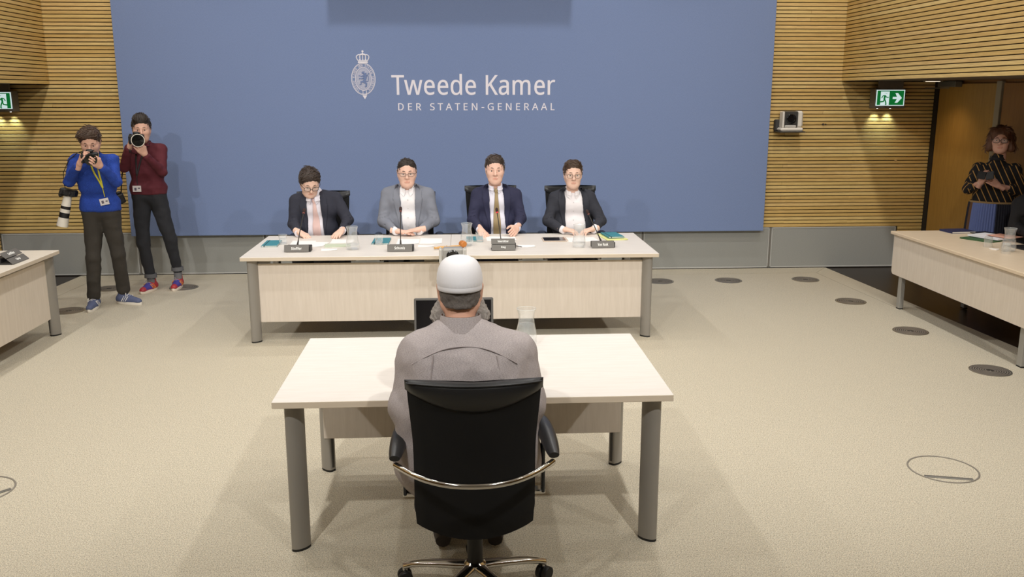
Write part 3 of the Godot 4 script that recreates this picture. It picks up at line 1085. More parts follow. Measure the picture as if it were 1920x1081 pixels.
# ------------------------------------------------------------------ things on the tables
func jug(at: Vector3, label: String, fill: float) -> void:
	var t := thing("water_jug", at, label, "jug", "glass water jugs")
	var outer := [Vector2(0.044, 0.0), Vector2(0.054, 0.004), Vector2(0.058, 0.02), Vector2(0.058, 0.045), Vector2(0.053, 0.08), Vector2(0.045, 0.115), Vector2(0.0405, 0.145), Vector2(0.043, 0.17), Vector2(0.050, 0.196), Vector2(0.0515, 0.199)]
	var k := MB.new()
	k.lathe(outer, 28, Transform3D.IDENTITY, false)
	var inner := []
	for i in range(outer.size() - 1, 1, -1):
		inner.append(Vector2(outer[i].x - 0.0028, outer[i].y))
	inner.append(Vector2(0.05, 0.012)); inner.append(Vector2(0.0, 0.012))
	k.lathe(inner, 28, Transform3D.IDENTITY, false)
	k.lathe([Vector2(0.0, 0.0005), Vector2(0.044, 0.0)], 28, Transform3D.IDENTITY, false)
	part("glass", k, clear(0.08), t)
	k = MB.new()
	var wat := [Vector2(0.0, 0.0125), Vector2(0.05, 0.0125)]
	for p in outer:
		if p.y > 0.015 and p.y < fill:
			wat.append(Vector2(p.x - 0.0032, p.y))
	wat.append(Vector2(0.0, fill))
	k.lathe(wat, 28, Transform3D.IDENTITY, false)
	part("water", k, clear(0.06, 228, 236, 236), t)
	k = MB.new()
	var rows := []
	for i in 29:
		var a := TAU * i / 28.0
		rows.append([Vector3(cos(a) * 0.0485, 0.1985, sin(a) * 0.0485), Vector3(cos(a) * 0.05, 0.2005, sin(a) * 0.05), Vector3(cos(a) * 0.0522, 0.1985, sin(a) * 0.0522)])
	k.grid(rows, false, true)
	part("rim", k, clear(0.35), t)

func tumbler(at: Vector3, label: String, fill: float, upside := false) -> void:
	var t := thing("tumbler", at, label, "glass", "glass tumblers")
	var o := [Vector2(0.031, 0.0), Vector2(0.033, 0.004), Vector2(0.035, 0.05), Vector2(0.038, 0.09)]
	var k := MB.new()
	var xf := Transform3D.IDENTITY
	if upside:
		xf = Transform3D(Basis(Vector3.RIGHT, PI), Vector3(0, 0.09, 0))
	k.lathe(o, 24, xf, false)
	k.lathe([Vector2(0.036, 0.09), Vector2(0.033, 0.05), Vector2(0.031, 0.014), Vector2(0.0, 0.013)], 24, xf, false)
	k.lathe([Vector2(0.036, 0.09), Vector2(0.038, 0.09)], 24, xf, false)
	part("glass", k, clear(0.08), t)
	k = MB.new()
	k.lathe([Vector2(0.0, 0.001), Vector2(0.031, 0.001), Vector2(0.031, 0.012), Vector2(0.0, 0.013)], 24, xf, false)
	part("base", k, clear(0.25), t)
	if fill > 0.0:
		k = MB.new()
		k.lathe([Vector2(0.0, 0.0135), Vector2(0.0308, 0.0138), Vector2(0.0325, fill), Vector2(0.0, fill)], 24, xf, false)
		part("water", k, clear(0.06, 228, 236, 236), t)

func notebook(at: Vector3, turn: float, w: float, d: float, h: float, m: Material, label: String, band := true) -> void:
	var t := thing("notebook", at, label, "notebook", "", turn)
	part("pages", slab(Vector3(-w * 0.5 + 0.002, 0.003, -d * 0.5 + 0.002), Vector3(w * 0.5 - 0.003, h - 0.003, d * 0.5 - 0.003)), mat(240, 234, 220, 0.8), t)
	var k := MB.new()
	k.box(Vector3(0, 0.0015, 0), Vector3(w, 0.003, d), 0.001)
	k.box(Vector3(0, h - 0.0015, 0), Vector3(w, 0.003, d), 0.001)
	k.box(Vector3(-w * 0.5, h * 0.5, 0), Vector3(0.003, h, d), 0.001)
	part("cover", k, m, t)
	if band:
		part("elastic_band", slab(Vector3(-w * 0.5 + 0.02, 0.0, -d * 0.5 - 0.001), Vector3(-w * 0.5 + 0.028, h + 0.0012, d * 0.5 + 0.001)), mat(40, 70, 78, 0.7), t)

func sheet(called: String, at: Vector3, turn: float, w: float, d: float, m: Material, label: String, cat := "paper", thick := 0.0015) -> Node3D:
	var k := MB.new()
	var rows := []
	var n := 8
	for j in n + 1:
		var row := []
		for i in n + 1:
			var u := i / float(n) - 0.5; var v := j / float(n) - 0.5
			row.append(Vector3(u * w, thick + 0.004 * pow(absf(u + v), 4.0), v * d))
		rows.append(row)
	k.grid(rows, false, false)
	var low := []
	for r in rows:
		var row := []
		for p in r:
			row.append(Vector3(p.x, maxf(0.0002, p.y - thick), p.z))
		low.append(row)
	k.grid(low, false, true)
	for i in n:
		k.quad(rows[0][i], rows[0][i + 1], low[0][i + 1], low[0][i], Vector3(0, 0, -1))
		k.quad(rows[n][i], rows[n][i + 1], low[n][i + 1], low[n][i], Vector3(0, 0, 1))
		k.quad(rows[i][0], rows[i + 1][0], low[i + 1][0], low[i][0], Vector3(-1, 0, 0))
		k.quad(rows[i][n], rows[i + 1][n], low[i + 1][n], low[i][n], Vector3(1, 0, 0))
	var o := part(called, k, m, self, at)
	o.rotation.y = turn
	return tag(o, label, cat)

# microphone unit with name plate(s); front faces local +z
func name_unit(at: Vector3, turn: float, w: float, lines: Array, label: String, mic: Vector3, foot: Vector3) -> void:
	var t := thing("microphone_unit", at, label, "microphone", "microphone units with name plates", turn)
	var dark := mat(44, 43, 42, 0.55)
	var grey := mat(104, 101, 96, 0.55)
	var k := MB.new()
	var two := lines.size() > 1
	var tilt := deg_to_rad(48.0) if two else deg_to_rad(20.0)
	var ph := 0.062
	var total := ph * lines.size() + (0.006 if two else 0.0)
	k.box(Vector3(0.012, 0.024, -0.135 if two else -0.07), Vector3(w, 0.048, 0.07 if two else 0.1), 0.004)
	if two:
		k.box(Vector3(0.0, 0.006, -0.06), Vector3(w, 0.012, 0.1), 0.003)
	part("base", k, dark, t)
	var bs := Basis(Vector3.RIGHT, -tilt)
	for i in lines.size():
		var j := lines.size() - 1 - i
		var c := bs * Vector3(0, ph * (j + 0.5) + 0.006 * j, 0) + Vector3(0, 0.003, 0)
		k = MB.new()
		k.box(c, Vector3(w, ph, 0.006), 0.0015, bs)
		var p := part("name_plate", k, grey, t)
		var wide: float = minf(w * 0.46, 0.0125 * lines[i].length())
		lettering(lines[i], 0.024, wide, mat(236, 236, 232, 0.6), p, Transform3D(bs, c + bs * Vector3(0, 0, 0.0035)), "lettering", true)
	if foot == Vector3.ZERO:
		return
	var a := foot - at
	var b := mic - at
	var pts := []
	for i in 9:
		var u := i / 8.0
		pts.append(a.lerp(b, u) + Vector3(0, 0.0, 0.012 * sin(u * PI)))
	k = MB.new()
	k.tube(pts, 0.0042, 8)
	k.tube([a, a + (b - a).normalized() * 0.045], [0.009, 0.0055], 10)
	var neck := part("gooseneck", k, mat(58, 56, 54, 0.4, 0.6), t)
	var d := (pts[8] - pts[7]).normalized() as Vector3
	k = MB.new()
	k.tube([b - d * 0.004, b + d * 0.004, b + d * 0.022, b + d * 0.034, b + d * 0.04], [0.008, 0.0125, 0.0135, 0.0105, 0.004], 12)
	part("foam_tip", k, mat(52, 34, 32, 0.9), neck)
	k = MB.new()
	k.tube([b - d * 0.010, b - d * 0.002], 0.0105, 12)
	part("light_ring", k, glow(214, 60, 70, 0.5) if two and turn < 1.0 else mat(120, 62, 58, 0.5), neck)

func build_table_items() -> void:
	var Y := 0.7402
	name_unit(Vector3(-1.394, Y, -7.565), 0.0, 0.207, ["Stoffer"], "microphone with dark name plate before the man in a pink tie", Vector3(-1.357, 1.05, -7.8), Vector3(-1.40, 0.785, -7.66))
	name_unit(Vector3(-0.522, Y, -7.54), 0.0, 0.21, ["Schonis"], "microphone with dark name plate before the man in a light grey suit", Vector3(-0.523, 1.058, -7.8), Vector3(-0.52, 0.785, -7.64))
	name_unit(Vector3(0.362, Y, -7.545), 0.02, 0.205, ["Voorzitter", "Rog"], "microphone with two-line name plate before the man in a gold tie", Vector3(0.322, 1.042, -7.8), Vector3(0.352, 0.785, -7.69))
	name_unit(Vector3(1.232, Y, -7.625), 0.06, 0.2, ["Van Raak"], "microphone with dark name plate before the man without a tie", Vector3(1.131, 1.022, -7.8), Vector3(1.236, 0.785, -7.73))
	name_unit(Vector3(-3.515, Y, -7.257), PI / 2, 0.265, ["Griffier", "Sjerp"], "two-line dark name plate on the left table", Vector3.ZERO, Vector3.ZERO)
	jug(Vector3(-0.934, Y, -7.68), "glass water jug between the two left men on the long table", 0.06)
	jug(Vector3(0.05, Y, -7.83), "glass water jug beside the gavel head on the long table", 0.06)
	jug(Vector3(1.029, Y, -7.69), "glass water jug before the man without a tie", 0.05)
	jug(Vector3(0.342, Y, -4.62), "glass water jug on the witness table", 0.125)
	jug(Vector3(4.655, Y, -7.27), "glass water jug on the right table", 0.05)
	tumbler(Vector3(-1.588, Y, -8.0), "glass tumbler beside the leftmost teal notebook", 0.05)
	tumbler(Vector3(-0.73, Y, -7.925), "glass tumbler standing before the second teal notebook", 0.03)
	tumbler(Vector3(0.168, Y, -8.02), "half full tumbler by the hand of the man in a gold tie", 0.055)
	tumbler(Vector3(4.612, Y, -7.50), "upturned tumbler beside the papers on the right table", 0.0, true)
	tumbler(Vector3(4.572, Y, -7.17), "upturned tumbler standing against the jug on the right table", 0.0, true)
	var teal := mat(58, 132, 146, 0.6)
	notebook(Vector3(-1.685, Y, -8.0), 0.03, 0.135, 0.30, 0.014, teal, "teal notebook at the left end of the long table")
	notebook(Vector3(-0.722, Y, -8.09), 0.0, 0.15, 0.31, 0.012, teal, "teal notebook behind the second tumbler on the long table")
	notebook(Vector3(0.125, Y, -8.16), 0.0, 0.15, 0.24, 0.012, teal, "teal notebook partly hidden by the middle jug")
	sheet("notepad", Vector3(1.41, Y, -8.22), 0.12, 0.2, 0.36, mat(222, 224, 150, 0.8), "yellow notepad under the rightmost teal notebook", "notepad", 0.006)
	notebook(Vector3(1.418, Y + 0.0105, -8.25), 0.12, 0.15, 0.28, 0.013, teal, "teal notebook lying on the yellow notepad")
	var white := mat(244, 242, 240, 0.8)
	sheet("paper", Vector3(-1.42, Y, -8.03), 0.05, 0.21, 0.28, white, "white paper under the writing hand of the man in a pink tie")
	sheet("paper", Vector3(-1.29, Y, -7.97), -0.12, 0.17, 0.26, white, "second white paper, right of the writing hand")
	sheet("paper", Vector3(-1.08, Y, -8.12), 0.0, 0.2, 0.2, white, "white paper under the left hand of the man in a pink tie")
	var f := sheet("folder", Vector3(-1.09, Y, -7.88), 0.1, 0.22, 0.13, mat(196, 206, 182, 0.7), "pale green folder before the man in a pink tie", "folder", 0.008)
	sheet("card", Vector3(-1.135, Y, -7.68), 0.12, 0.135, 0.085, white, "white card in front of the pale green folder", "card")
	sheet("paper", Vector3(-0.48, Y, -8.08), 0.0, 0.2, 0.27, white, "white paper before the hands of the man in a light grey suit")
	sheet("paper", Vector3(-0.275, Y, -8.1), 0.0, 0.2, 0.3, white, "white paper sheet near the seam of the long table")
	sheet("card", Vector3(-0.31, Y, -7.82), 0.0, 0.14, 0.08, white, "white card between the second name plate and the gavel", "card")
	sheet("paper", Vector3(0.37, Y, -8.2), 0.0, 0.27, 0.24, white, "white paper between the hands of the man in a gold tie")
	sheet("card", Vector3(0.575, Y, -7.77), 0.04, 0.15, 0.11, white, "white card right of the two-line name plate", "card")
	sheet("paper", Vector3(1.10, Y, -8.1), 0.1, 0.3, 0.24, white, "white paper behind the right jug on the long table")
	var pen := MB.new()
	pen.tube([Vector3(-0.06, 0.004, 0), Vector3(0.055, 0.004, 0), Vector3(0.066, 0.004, 0)], [0.004, 0.004, 0.001], 8)
	var po := part("pen", pen, mat(40, 40, 42, 0.4), self, Vector3(0.49, Y, -7.76))
	po.rotation.y = -0.9
	tag(po, "thin pen between the two-line name plate and the white card", "pen")
	# tablet
	var tb := thing("tablet", Vector3(0.86, Y, -8.1), "black tablet in a pale case on the long table", "tablet")
	part("case", slab(Vector3(-0.115, 0, -0.105), Vector3(0.115, 0.008, 0.105), 0.003), mat(206, 188, 172, 0.5), tb)
	part("screen", slab(Vector3(-0.105, 0.008, -0.095), Vector3(0.095, 0.0095, 0.095), 0.0005), mat(22, 22, 26, 0.15), tb)
	# gavel
	var gv := thing("gavel", Vector3(-0.1, Y, -7.69), "wooden gavel with a round orange-brown head on the long table", "gavel", "", 0.47)
	var k := MB.new()
	var xf := Transform3D(Basis(Vector3(0, -1, 0), Vector3(1, 0, 0), Vector3(0, 0, 1)), Vector3(-0.15, 0.016, 0))
	k.lathe([Vector2(0.006, 0.0), Vector2(0.011, 0.004), Vector2(0.008, 0.02), Vector2(0.013, 0.06), Vector2(0.011, 0.1), Vector2(0.006, 0.112), Vector2(0.013, 0.118), Vector2(0.013, 0.124), Vector2(0.006, 0.13), Vector2(0.009, 0.17), Vector2(0.006, 0.26)], 14, xf)
	part("handle", k, mat(206, 160, 96, 0.5), gv)
	k = MB.new()
	k.lathe([Vector2(0.02, -0.032), Vector2(0.027, -0.026), Vector2(0.029, -0.01), Vector2(0.026, 0.0), Vector2(0.029, 0.01), Vector2(0.027, 0.026), Vector2(0.02, 0.032)], 18, Transform3D(Basis(Vector3(1, 0, 0), Vector3(0, 0, 1), Vector3(0, -1, 0)), Vector3(0.128, 0.03, 0)))
	part("head", k, mat(190, 118, 52, 0.45), gv)
	# conference camera on a thin stand before the long table
	var cc := thing("conference_camera", Vector3(-0.068, 0, -7.1), "silver conference camera on a stand before the long table, behind the white cap", "camera")
	k = MB.new()
	k.lathe([Vector2(0.14, 0.0), Vector2(0.14, 0.01), Vector2(0.02, 0.02), Vector2(0.014, 0.03), Vector2(0.014, 0.69)], 24)
	part("stand", k, mat(60, 60, 60, 0.4, 0.6), cc)
	part("base", slab(Vector3(-0.09, 0.69, -0.07), Vector3(0.09, 0.725, 0.07), 0.012), mat(190, 188, 182, 0.4), cc)
	for s in [-1.0, 1.0]:
		part("fork", slab(Vector3(s * 0.098 - 0.012, 0.72, -0.06), Vector3(s * 0.098 + 0.012, 0.845, 0.05), 0.01), mat(196, 194, 188, 0.35), cc)
	var hd := part("head", slab(Vector3(-0.083, 0.735, -0.06), Vector3(0.083, 0.85, 0.055), 0.016), mat(172, 170, 166, 0.35, 0.3), cc)
	k = MB.new()
	k.lathe([Vector2(0.05, 0.0), Vector2(0.05, 0.016), Vector2(0.04, 0.02), Vector2(0.03, 0.012), Vector2(0.0, 0.01)], 24, Transform3D(Basis(Vector3(1, 0, 0), Vector3(0, 0, 1), Vector3(0, -1, 0)), Vector3(0.0, 0.79, 0.055)))
	part("lens", k, mat(24, 24, 26, 0.15), hd)
	# witness monitor
	var mo := thing("monitor", Vector3(-0.045, Y, -4.74), "black monitor in a grey frame on the witness table before the man in grey", "monitor")
	var bs := Basis(Vector3.RIGHT, -0.14)
	k = MB.new()
	k.box(bs * Vector3(0, 0.118, -0.008), Vector3(0.432, 0.222, 0.026), 0.005, bs)
	part("housing", k, mat(84, 82, 79, 0.5), mo)
	k = MB.new()
	k.box(bs * Vector3(0, 0.119, 0.006), Vector3(0.408, 0.198, 0.002), 0.0005, bs)
	part("screen", k, mat(12, 12, 14, 0.2), mo)
	part("foot", slab(Vector3(-0.1, 0, -0.05), Vector3(0.1, 0.012, 0.03), 0.003), mat(60, 59, 57, 0.5), mo)
	# cable hanging between the witness table and the chair
	k = MB.new()
	k.tube([Vector3(0.345, 0.707, -3.80), Vector3(0.338, 0.66, -3.79), Vector3(0.318, 0.58, -3.76), Vector3(0.305, 0.49, -3.745), Vector3(0.298, 0.44, -3.77), Vector3(0.296, 0.45, -3.83), Vector3(0.298, 0.54, -3.90), Vector3(0.3, 0.64, -3.96), Vector3(0.3, 0.672, -4.02)], 0.008, 8)
	var cb := thing("cable", Vector3(0.3, 0.44, -3.8), "black cable hanging from the witness table beside the right armrest", "cable")
	wpart("cord", k, mat(22, 22, 23, 0.5), cb)
	# right table
	notebook(Vector3(4.82, Y, -8.36), 0.1, 0.25, 0.2, 0.018, mat(32, 38, 78, 0.6), "navy notebook on the far end of the right table", false)
	sheet("slate", Vector3(5.0, Y, -8.25), 0.2, 0.2, 0.14, mat(34, 30, 30, 0.5), "thin black folder behind the navy notebook", "folder", 0.008)
	sheet("folder", Vector3(4.82, Y, -7.9), 0.5, 0.3, 0.3, mat(58, 92, 56, 0.7), "dark green folder under white papers on the right table", "folder", 0.01)
	sheet("paper", Vector3(4.90, Y + 0.016, -7.93), 0.45, 0.26, 0.3, mat(232, 230, 232, 0.8), "stack of white papers on the dark green folder", "paper", 0.014)
	sheet("paper", Vector3(4.98, Y + 0.036, -7.85), 0.4, 0.2, 0.24, mat(222, 164, 140, 0.8), "salmon pink sheet on top of the white papers", "paper", 0.002)
	sheet("card", Vector3(4.585, Y, -7.36), 0.5, 0.04, 0.07, mat(238, 232, 226, 0.8), "small white card between the upturned tumblers", "card", 0.008)
	sheet("folder", Vector3(4.93, Y, -7.38), 0.1, 0.24, 0.3, mat(24, 25, 28, 0.45), "black folder at the right edge behind the jug", "folder", 0.012)
	# left table papers
	sheet("paper", Vector3(-3.86, Y, -7.28), 0.3, 0.21, 0.3, mat(234, 228, 232, 0.8), "white paper at the left edge behind the two-line name plate")
	pen = MB.new()
	pen.tube([Vector3(-0.07, 0.005, 0), Vector3(0.06, 0.005, 0), Vector3(0.072, 0.005, 0)], [0.005, 0.005, 0.001], 8)
	po = part("pen", pen, mat(52, 36, 40, 0.4), self, Vector3(-3.78, Y + 0.0045, -7.40))
	po.rotation.y = 0.2
	tag(po, "dark pen lying by the paper on the left table", "pen")

# ------------------------------------------------------------------ things on the walls
func exit_sign(x0: float, y0: float, z: float, mirror: bool, label: String, soffit_y: float) -> void:
	var W := 0.334; var H := 0.177
	var t := thing("exit_sign", Vector3(x0 + W * 0.5, soffit_y, z), label, "exit sign", "lit green exit signs")
	var o := Vector3(-W * 0.5, y0 - soffit_y, 0)
	part("housing", slab(o + Vector3(-0.012, -0.03, -0.135), o + Vector3(W + 0.012, H + 0.014, 0.0), 0.004), mat(120, 116, 108, 0.5, 0.3), t)
	part("bracket", slab(o + Vector3(0.03, H + 0.014, -0.045), Vector3(W * 0.5 - 0.02, -0.001, -0.005), 0.003), mat(96, 88, 78, 0.6), t)
	var green := glow(16, 126, 58, 0.55)
	var white := glow(214, 236, 238, 0.85)
	var face := part("face", slab(o + Vector3(0, 0, 0), o + Vector3(W, H, 0.003)), white, t)
	var X := func(u: float) -> float: return (W * (1.0 - u) if mirror else W * u) + o.x
	var k := MB.new()
	var rect := func(u0: float, u1: float, v0: float, v1: float) -> void:
		var a: float = X.call(u0); var b: float = X.call(u1)
		k.box(Vector3((a + b) * 0.5, o.y + H * (v0 + v1) * 0.5, 0.004), Vector3(absf(b - a), H * (v1 - v0), 0.002), 0.0)
	rect.call(0.035, 0.15, 0.04, 0.9)
	rect.call(0.46, 0.965, 0.04, 0.9)
	rect.call(0.035, 0.965, 0.9, 0.955)
	part("green_field", k, green, face)
	k = MB.new()
	var line := func(pts: Array, r: float) -> void:
		var q := []
		for p in pts:
			q.append(Vector3(X.call(p[0]), o.y + H * p[1], 0.0042))
		k.tube(q, r, 8, true, 0.25, Vector3.BACK)
	line.call([[0.31, 0.66], [0.285, 0.42]], 0.011)
	line.call([[0.30, 0.64], [0.235, 0.62], [0.19, 0.48]], 0.0055)
	line.call([[0.31, 0.65], [0.365, 0.53], [0.44, 0.52]], 0.0055)
	line.call([[0.29, 0.42], [0.26, 0.26], [0.15, 0.24]], 0.0075)
	line.call([[0.295, 0.42], [0.34, 0.25], [0.36, 0.08], [0.33, 0.05]], 0.0075)
	line.call([[0.345, 0.77], [0.347, 0.79]], 0.0115)
	part("running_figure", k, green, face)
	k = MB.new()
	var poly := PackedVector2Array()
	for p in [[0.58, 0.56], [0.73, 0.56], [0.66, 0.80], [0.75, 0.80], [0.90, 0.49], [0.75, 0.18], [0.66, 0.18], [0.73, 0.42], [0.58, 0.42]]:
		poly.append(Vector2(X.call(p[0]), o.y + H * p[1]))
	k.prism(poly, 0.005, 0.0065)
	part("arrow", k, white, face)
	for u in [0.22, 0.68]:
		var c := Vector3(X.call(u), o.y - 0.032, -0.105)
		k = MB.new()
		k.lathe([Vector2(0.008, -0.004), Vector2(0.008, 0.002)], 12, Transform3D(Basis.IDENTITY, c))
		part("spot_lens", k, glow(255, 255, 250, 3.0), t)
		var l := SpotLight3D.new()
		l.name = "spot"
		t.add_child(l, true)
		l.position = c + Vector3(0, -0.012, 0)
		l.rotation_degrees.x = -72.0
		l.spot_angle = 38.0
		l.spot_angle_attenuation = 1.6
		l.spot_range = 6.0
		l.spot_attenuation = 2.0
		l.light_energy = 0.11
		l.light_color = Color(0.93, 1.0, 0.95)
		l.light_size = 0.015
		l.shadow_enabled = true

func build_wall_items() -> void:
	exit_sign(4.766, 1.917, -10.23, false, "green exit sign with an arrow under the right soffit", 2.195)
	exit_sign(-5.19, 1.890, -10.23, true, "green exit sign cut off at the left edge", 2.155)
	var t := thing("wall_camera", Vector3(3.80, 1.615, BACK), "white wall camera with a dark lens right of the blue backdrop", "camera")
	var white := mat(222, 216, 206, 0.4)
	var dark := mat(52, 50, 48, 0.5)
	part("bracket", slab(Vector3(-0.155, 0.01, 0.0), Vector3(-0.06, 0.145, 0.06), 0.012), dark, t)
	part("shelf", slab(Vector3(-0.15, 0.0, 0.0), Vector3(0.155, 0.014, 0.22), 0.006), dark, t)
	part("base", slab(Vector3(-0.13, 0.014, 0.03), Vector3(0.135, 0.055, 0.2), 0.016), white, t)
	var hd := part("head", slab(Vector3(-0.085, 0.06, 0.05), Vector3(0.075, 0.24, 0.175), 0.014), dark, t)
	part("side_shell", slab(Vector3(-0.105, 0.055, 0.05), Vector3(-0.083, 0.238, 0.17), 0.008), white, t)
	part("side_shell", slab(Vector3(0.06, 0.055, 0.04), Vector3(0.135, 0.243, 0.17), 0.02), white, t)
	var k := MB.new()
	k.lathe([Vector2(0.056, 0.0), Vector2(0.056, 0.014), Vector2(0.046, 0.018), Vector2(0.036, 0.006), Vector2(0.0, 0.004)], 24, Transform3D(Basis(Vector3(1, 0, 0), Vector3(0, 0, 1), Vector3(0, -1, 0)), Vector3(-0.012, 0.155, 0.172)))
	part("lens", k, mat(20, 20, 22, 0.15), hd)
	part("front_foot", slab(Vector3(-0.08, 0.055, 0.16), Vector3(0.05, 0.085, 0.19), 0.008), mat(188, 184, 178, 0.35), hd)
	k = MB.new()
	k.tube([Vector3(0, 0, -0.012), Vector3(0, 0, 0.012)], 0.012, 14)
	k.tube([Vector3(0.03, 0, -0.012), Vector3(0.03, 0, 0.01)], 0.008, 12)
	tag(part("cable_socket", k, mat(56, 48, 46, 0.5), self, Vector3(4.235, 1.70, BACK + 0.004)), "small dark cable socket on the slats right of the wall camera", "socket")
	k = MB.new()
	k.lathe([Vector2(0.014, 0.0), Vector2(0.014, 0.006), Vector2(0.008, 0.008), Vector2(0.006, 0.004)], 16, Transform3D(Basis(Vector3(1, 0, 0), Vector3(0, 0, 1), Vector3(0, -1, 0)), Vector3.ZERO))
	tag(part("wall_button", k, mat(190, 160, 110, 0.4), self, Vector3(5.147, 1.282, BACK)), "tiny round button on the slats below the right exit sign", "button")
	# projection screen case above the frame on the backdrop; it throws the shadow at the top of the panel
	t = thing("screen_case", Vector3(-0.075, 3.45, -10.2985), "long projection screen case fixed high on the backdrop", "projector screen")
	part("case", slab(Vector3(-1.34, 0.0, 0.0), Vector3(1.34, 0.2, 0.48), 0.01), mat(215, 212, 206, 0.5), t)
	part("end_cap", slab(Vector3(-1.36, -0.005, 0.0), Vector3(-1.34, 0.205, 0.485), 0.004), mat(190, 188, 182, 0.5), t)
	part("end_cap", slab(Vector3(1.34, -0.005, 0.0), Vector3(1.36, 0.205, 0.485), 0.004), mat(190, 188, 182, 0.5), t)

# ------------------------------------------------------------------ people
func V(x: float, y: float, z: float) -> Vector3:
	return Vector3(x, y, z)

func make_templates() -> void:
	# head, facing +z, chin to crown about 0.245, origin between the ears
	var f := Field.new(V(-0.105, -0.21, -0.125), V(0.105, 0.14, 0.13), 0.0045)
	f.cap(V(0, 0.035, -0.012), V(0, 0.034, -0.010), 0.09, 0.09, 0.02, 1.17, 0.93)
	f.cap(V(0, 0.005, 0.022), V(0, -0.07, 0.034), 0.064, 0.044, 0.03, 1.0, 1.0)
	f.cap(V(0, 0.055, 0.03), V(0, 0.02, 0.036), 0.058, 0.056, 0.02, 0.92, 1.05)
	for s in [-1.0, 1.0]:
		f.cap(V(s * 0.05, -0.045, -0.005), V(s * 0.022, -0.092, 0.05), 0.024, 0.022, 0.03)
		f.cap(V(s * 0.045, -0.014, 0.058), V(s * 0.05, -0.01, 0.03), 0.02, 0.022, 0.02)
		f.cap(V(s * 0.014, 0.024, 0.085), V(s * 0.042, 0.024, 0.072), 0.011, 0.01, 0.012)
	for s in [-1.0, 1.0]:
		f.cap(V(s * 0.034, -0.03, 0.052), V(s * 0.03, -0.07, 0.046), 0.028, 0.026, 0.03)
	f.cap(V(0, -0.098, 0.058), V(0, -0.094, 0.055), 0.022, 0.022, 0.02)
	for s in [-1.0, 1.0]:
		f.cap(V(s * 0.031, 0.006, 0.101), V(s * 0.034, 0.005, 0.100), 0.0145, 0.0145, 0.008, 0.8, 1.0, true)
	f.cap(V(0, 0.018, 0.086), V(0, -0.024, 0.107), 0.009, 0.0125, 0.01)
	for s in [-1.0, 1.0]:
		f.cap(V(s * 0.011, -0.028, 0.096), V(s * 0.013, -0.029, 0.092), 0.0085, 0.008, 0.006)
		f.cap(V(s * 0.022, 0.0155, 0.088), V(s * 0.043, 0.0125, 0.079), 0.0045, 0.0045, 0.004)
		f.cap(V(s * 0.079, 0.022, -0.014), V(s * 0.075, -0.024, -0.004), 0.0155, 0.0125, 0.006, 1.7, 0.95)
	f.cap(V(-0.017, -0.0575, 0.0835), V(0.017, -0.0575, 0.0835), 0.0048, 0.0048, 0.006)
	f.cap(V(-0.013, -0.0665, 0.083), V(0.013, -0.0665, 0.083), 0.0056, 0.0056, 0.006)
	f.cap(V(-0.024, -0.062, 0.090), V(0.024, -0.062, 0.090), 0.0022, 0.0022, 0.003, 1, 1, true)
	f.cap(V(0, -0.06, -0.022), V(0, -0.2, -0.035), 0.053, 0.058, 0.03)
	HEAD = f.build()
	var col := PackedColorArray()
	for p in HEAD.v:
		var c := Color(1, 1, 1)
		var ly: float = (p.y + 0.0622) / 0.0085
		if absf(p.x) < 0.024 * (1.0 - ly * ly) and p.z > 0.07:
			c = Color(0.86, 0.66, 0.64)
		col.append(c)
	HEAD["c"] = col
	HAND_FLAT = make_hand(0.16, 0.25)
	HAND_CURL = make_hand(0.55, 0.6)

# right-image hand: wrist at origin, fingers to +z, back of the hand up, thumb towards -x
func make_hand(curl: float, tcurl: float) -> Dictionary:
	var f := Field.new(V(-0.085, -0.11, -0.06), V(0.06, 0.045, 0.20), 0.0036)
	f.cap(V(0, 0, -0.05), V(0, 0, 0.01), 0.026, 0.025, 0.01, 1.0, 1.0)
	for i in 4:
		var x := lerpf(-0.030, 0.030, i / 3.0)
		f.cap(V(x * 0.55, 0.0, 0.01), V(x, 0.0, 0.082 - absf(i - 1.2) * 0.005), 0.0155, 0.0125, 0.012)
		var ln: float = [0.072, 0.08, 0.075, 0.058][i]
		var p := V(x, 0.0, 0.084 - absf(i - 1.2) * 0.005)
		var a := curl * 0.6
		var r := 0.0098
		for s in [0.46, 0.31, 0.23]:
			var q: Vector3 = p + V(x * 0.10 * s, -sin(a), cos(a)) * ln * s
			f.cap(p, q, r, r * 0.9, 0.003)
			p = q
			r *= 0.91
			a += curl
	var t0 := V(-0.02, -0.006, 0.02)
	var t1 := V(-0.046, -0.014, 0.052)
	f.cap(t0, t1, 0.0175, 0.0125, 0.01)
	var t2 := t1 + V(-0.5 + tcurl, -0.25, 0.85).normalized() * 0.034
	f.cap(t1, t2, 0.0118, 0.0105, 0.004)
	f.cap(t2, t2 + V(-0.2 + tcurl, -0.3, 0.9).normalized() * 0.024, 0.0104, 0.0085, 0.003)
	return f.build()

func hand_xf(wrist: Vector3, dir: Vector3, up: Vector3, left_img: bool, s := 1.0) -> Transform3D:
	var z := dir.normalized()
	var x := up.cross(z).normalized()
	var y := z.cross(x)
	if left_img:
		x = -x
	return Transform3D(Basis(x * s, y * s, z * s), wrist)

func head_basis(yaw: float, pitch: float, roll: float, s: float) -> Basis:
	return (Basis(Vector3.UP, yaw) * Basis(Vector3.RIGHT, pitch) * Basis(Vector3.BACK, roll)).scaled(Vector3.ONE * s)

func hxf(at: Vector3, yaw: float, pitch: float, roll: float, s: float) -> Transform3D:
	var b := Basis(Vector3.UP, yaw) * Basis(Vector3.RIGHT, pitch) * Basis(Vector3.BACK, roll)
	return Transform3D(b * Basis.from_scale(Vector3.ONE * s), at)

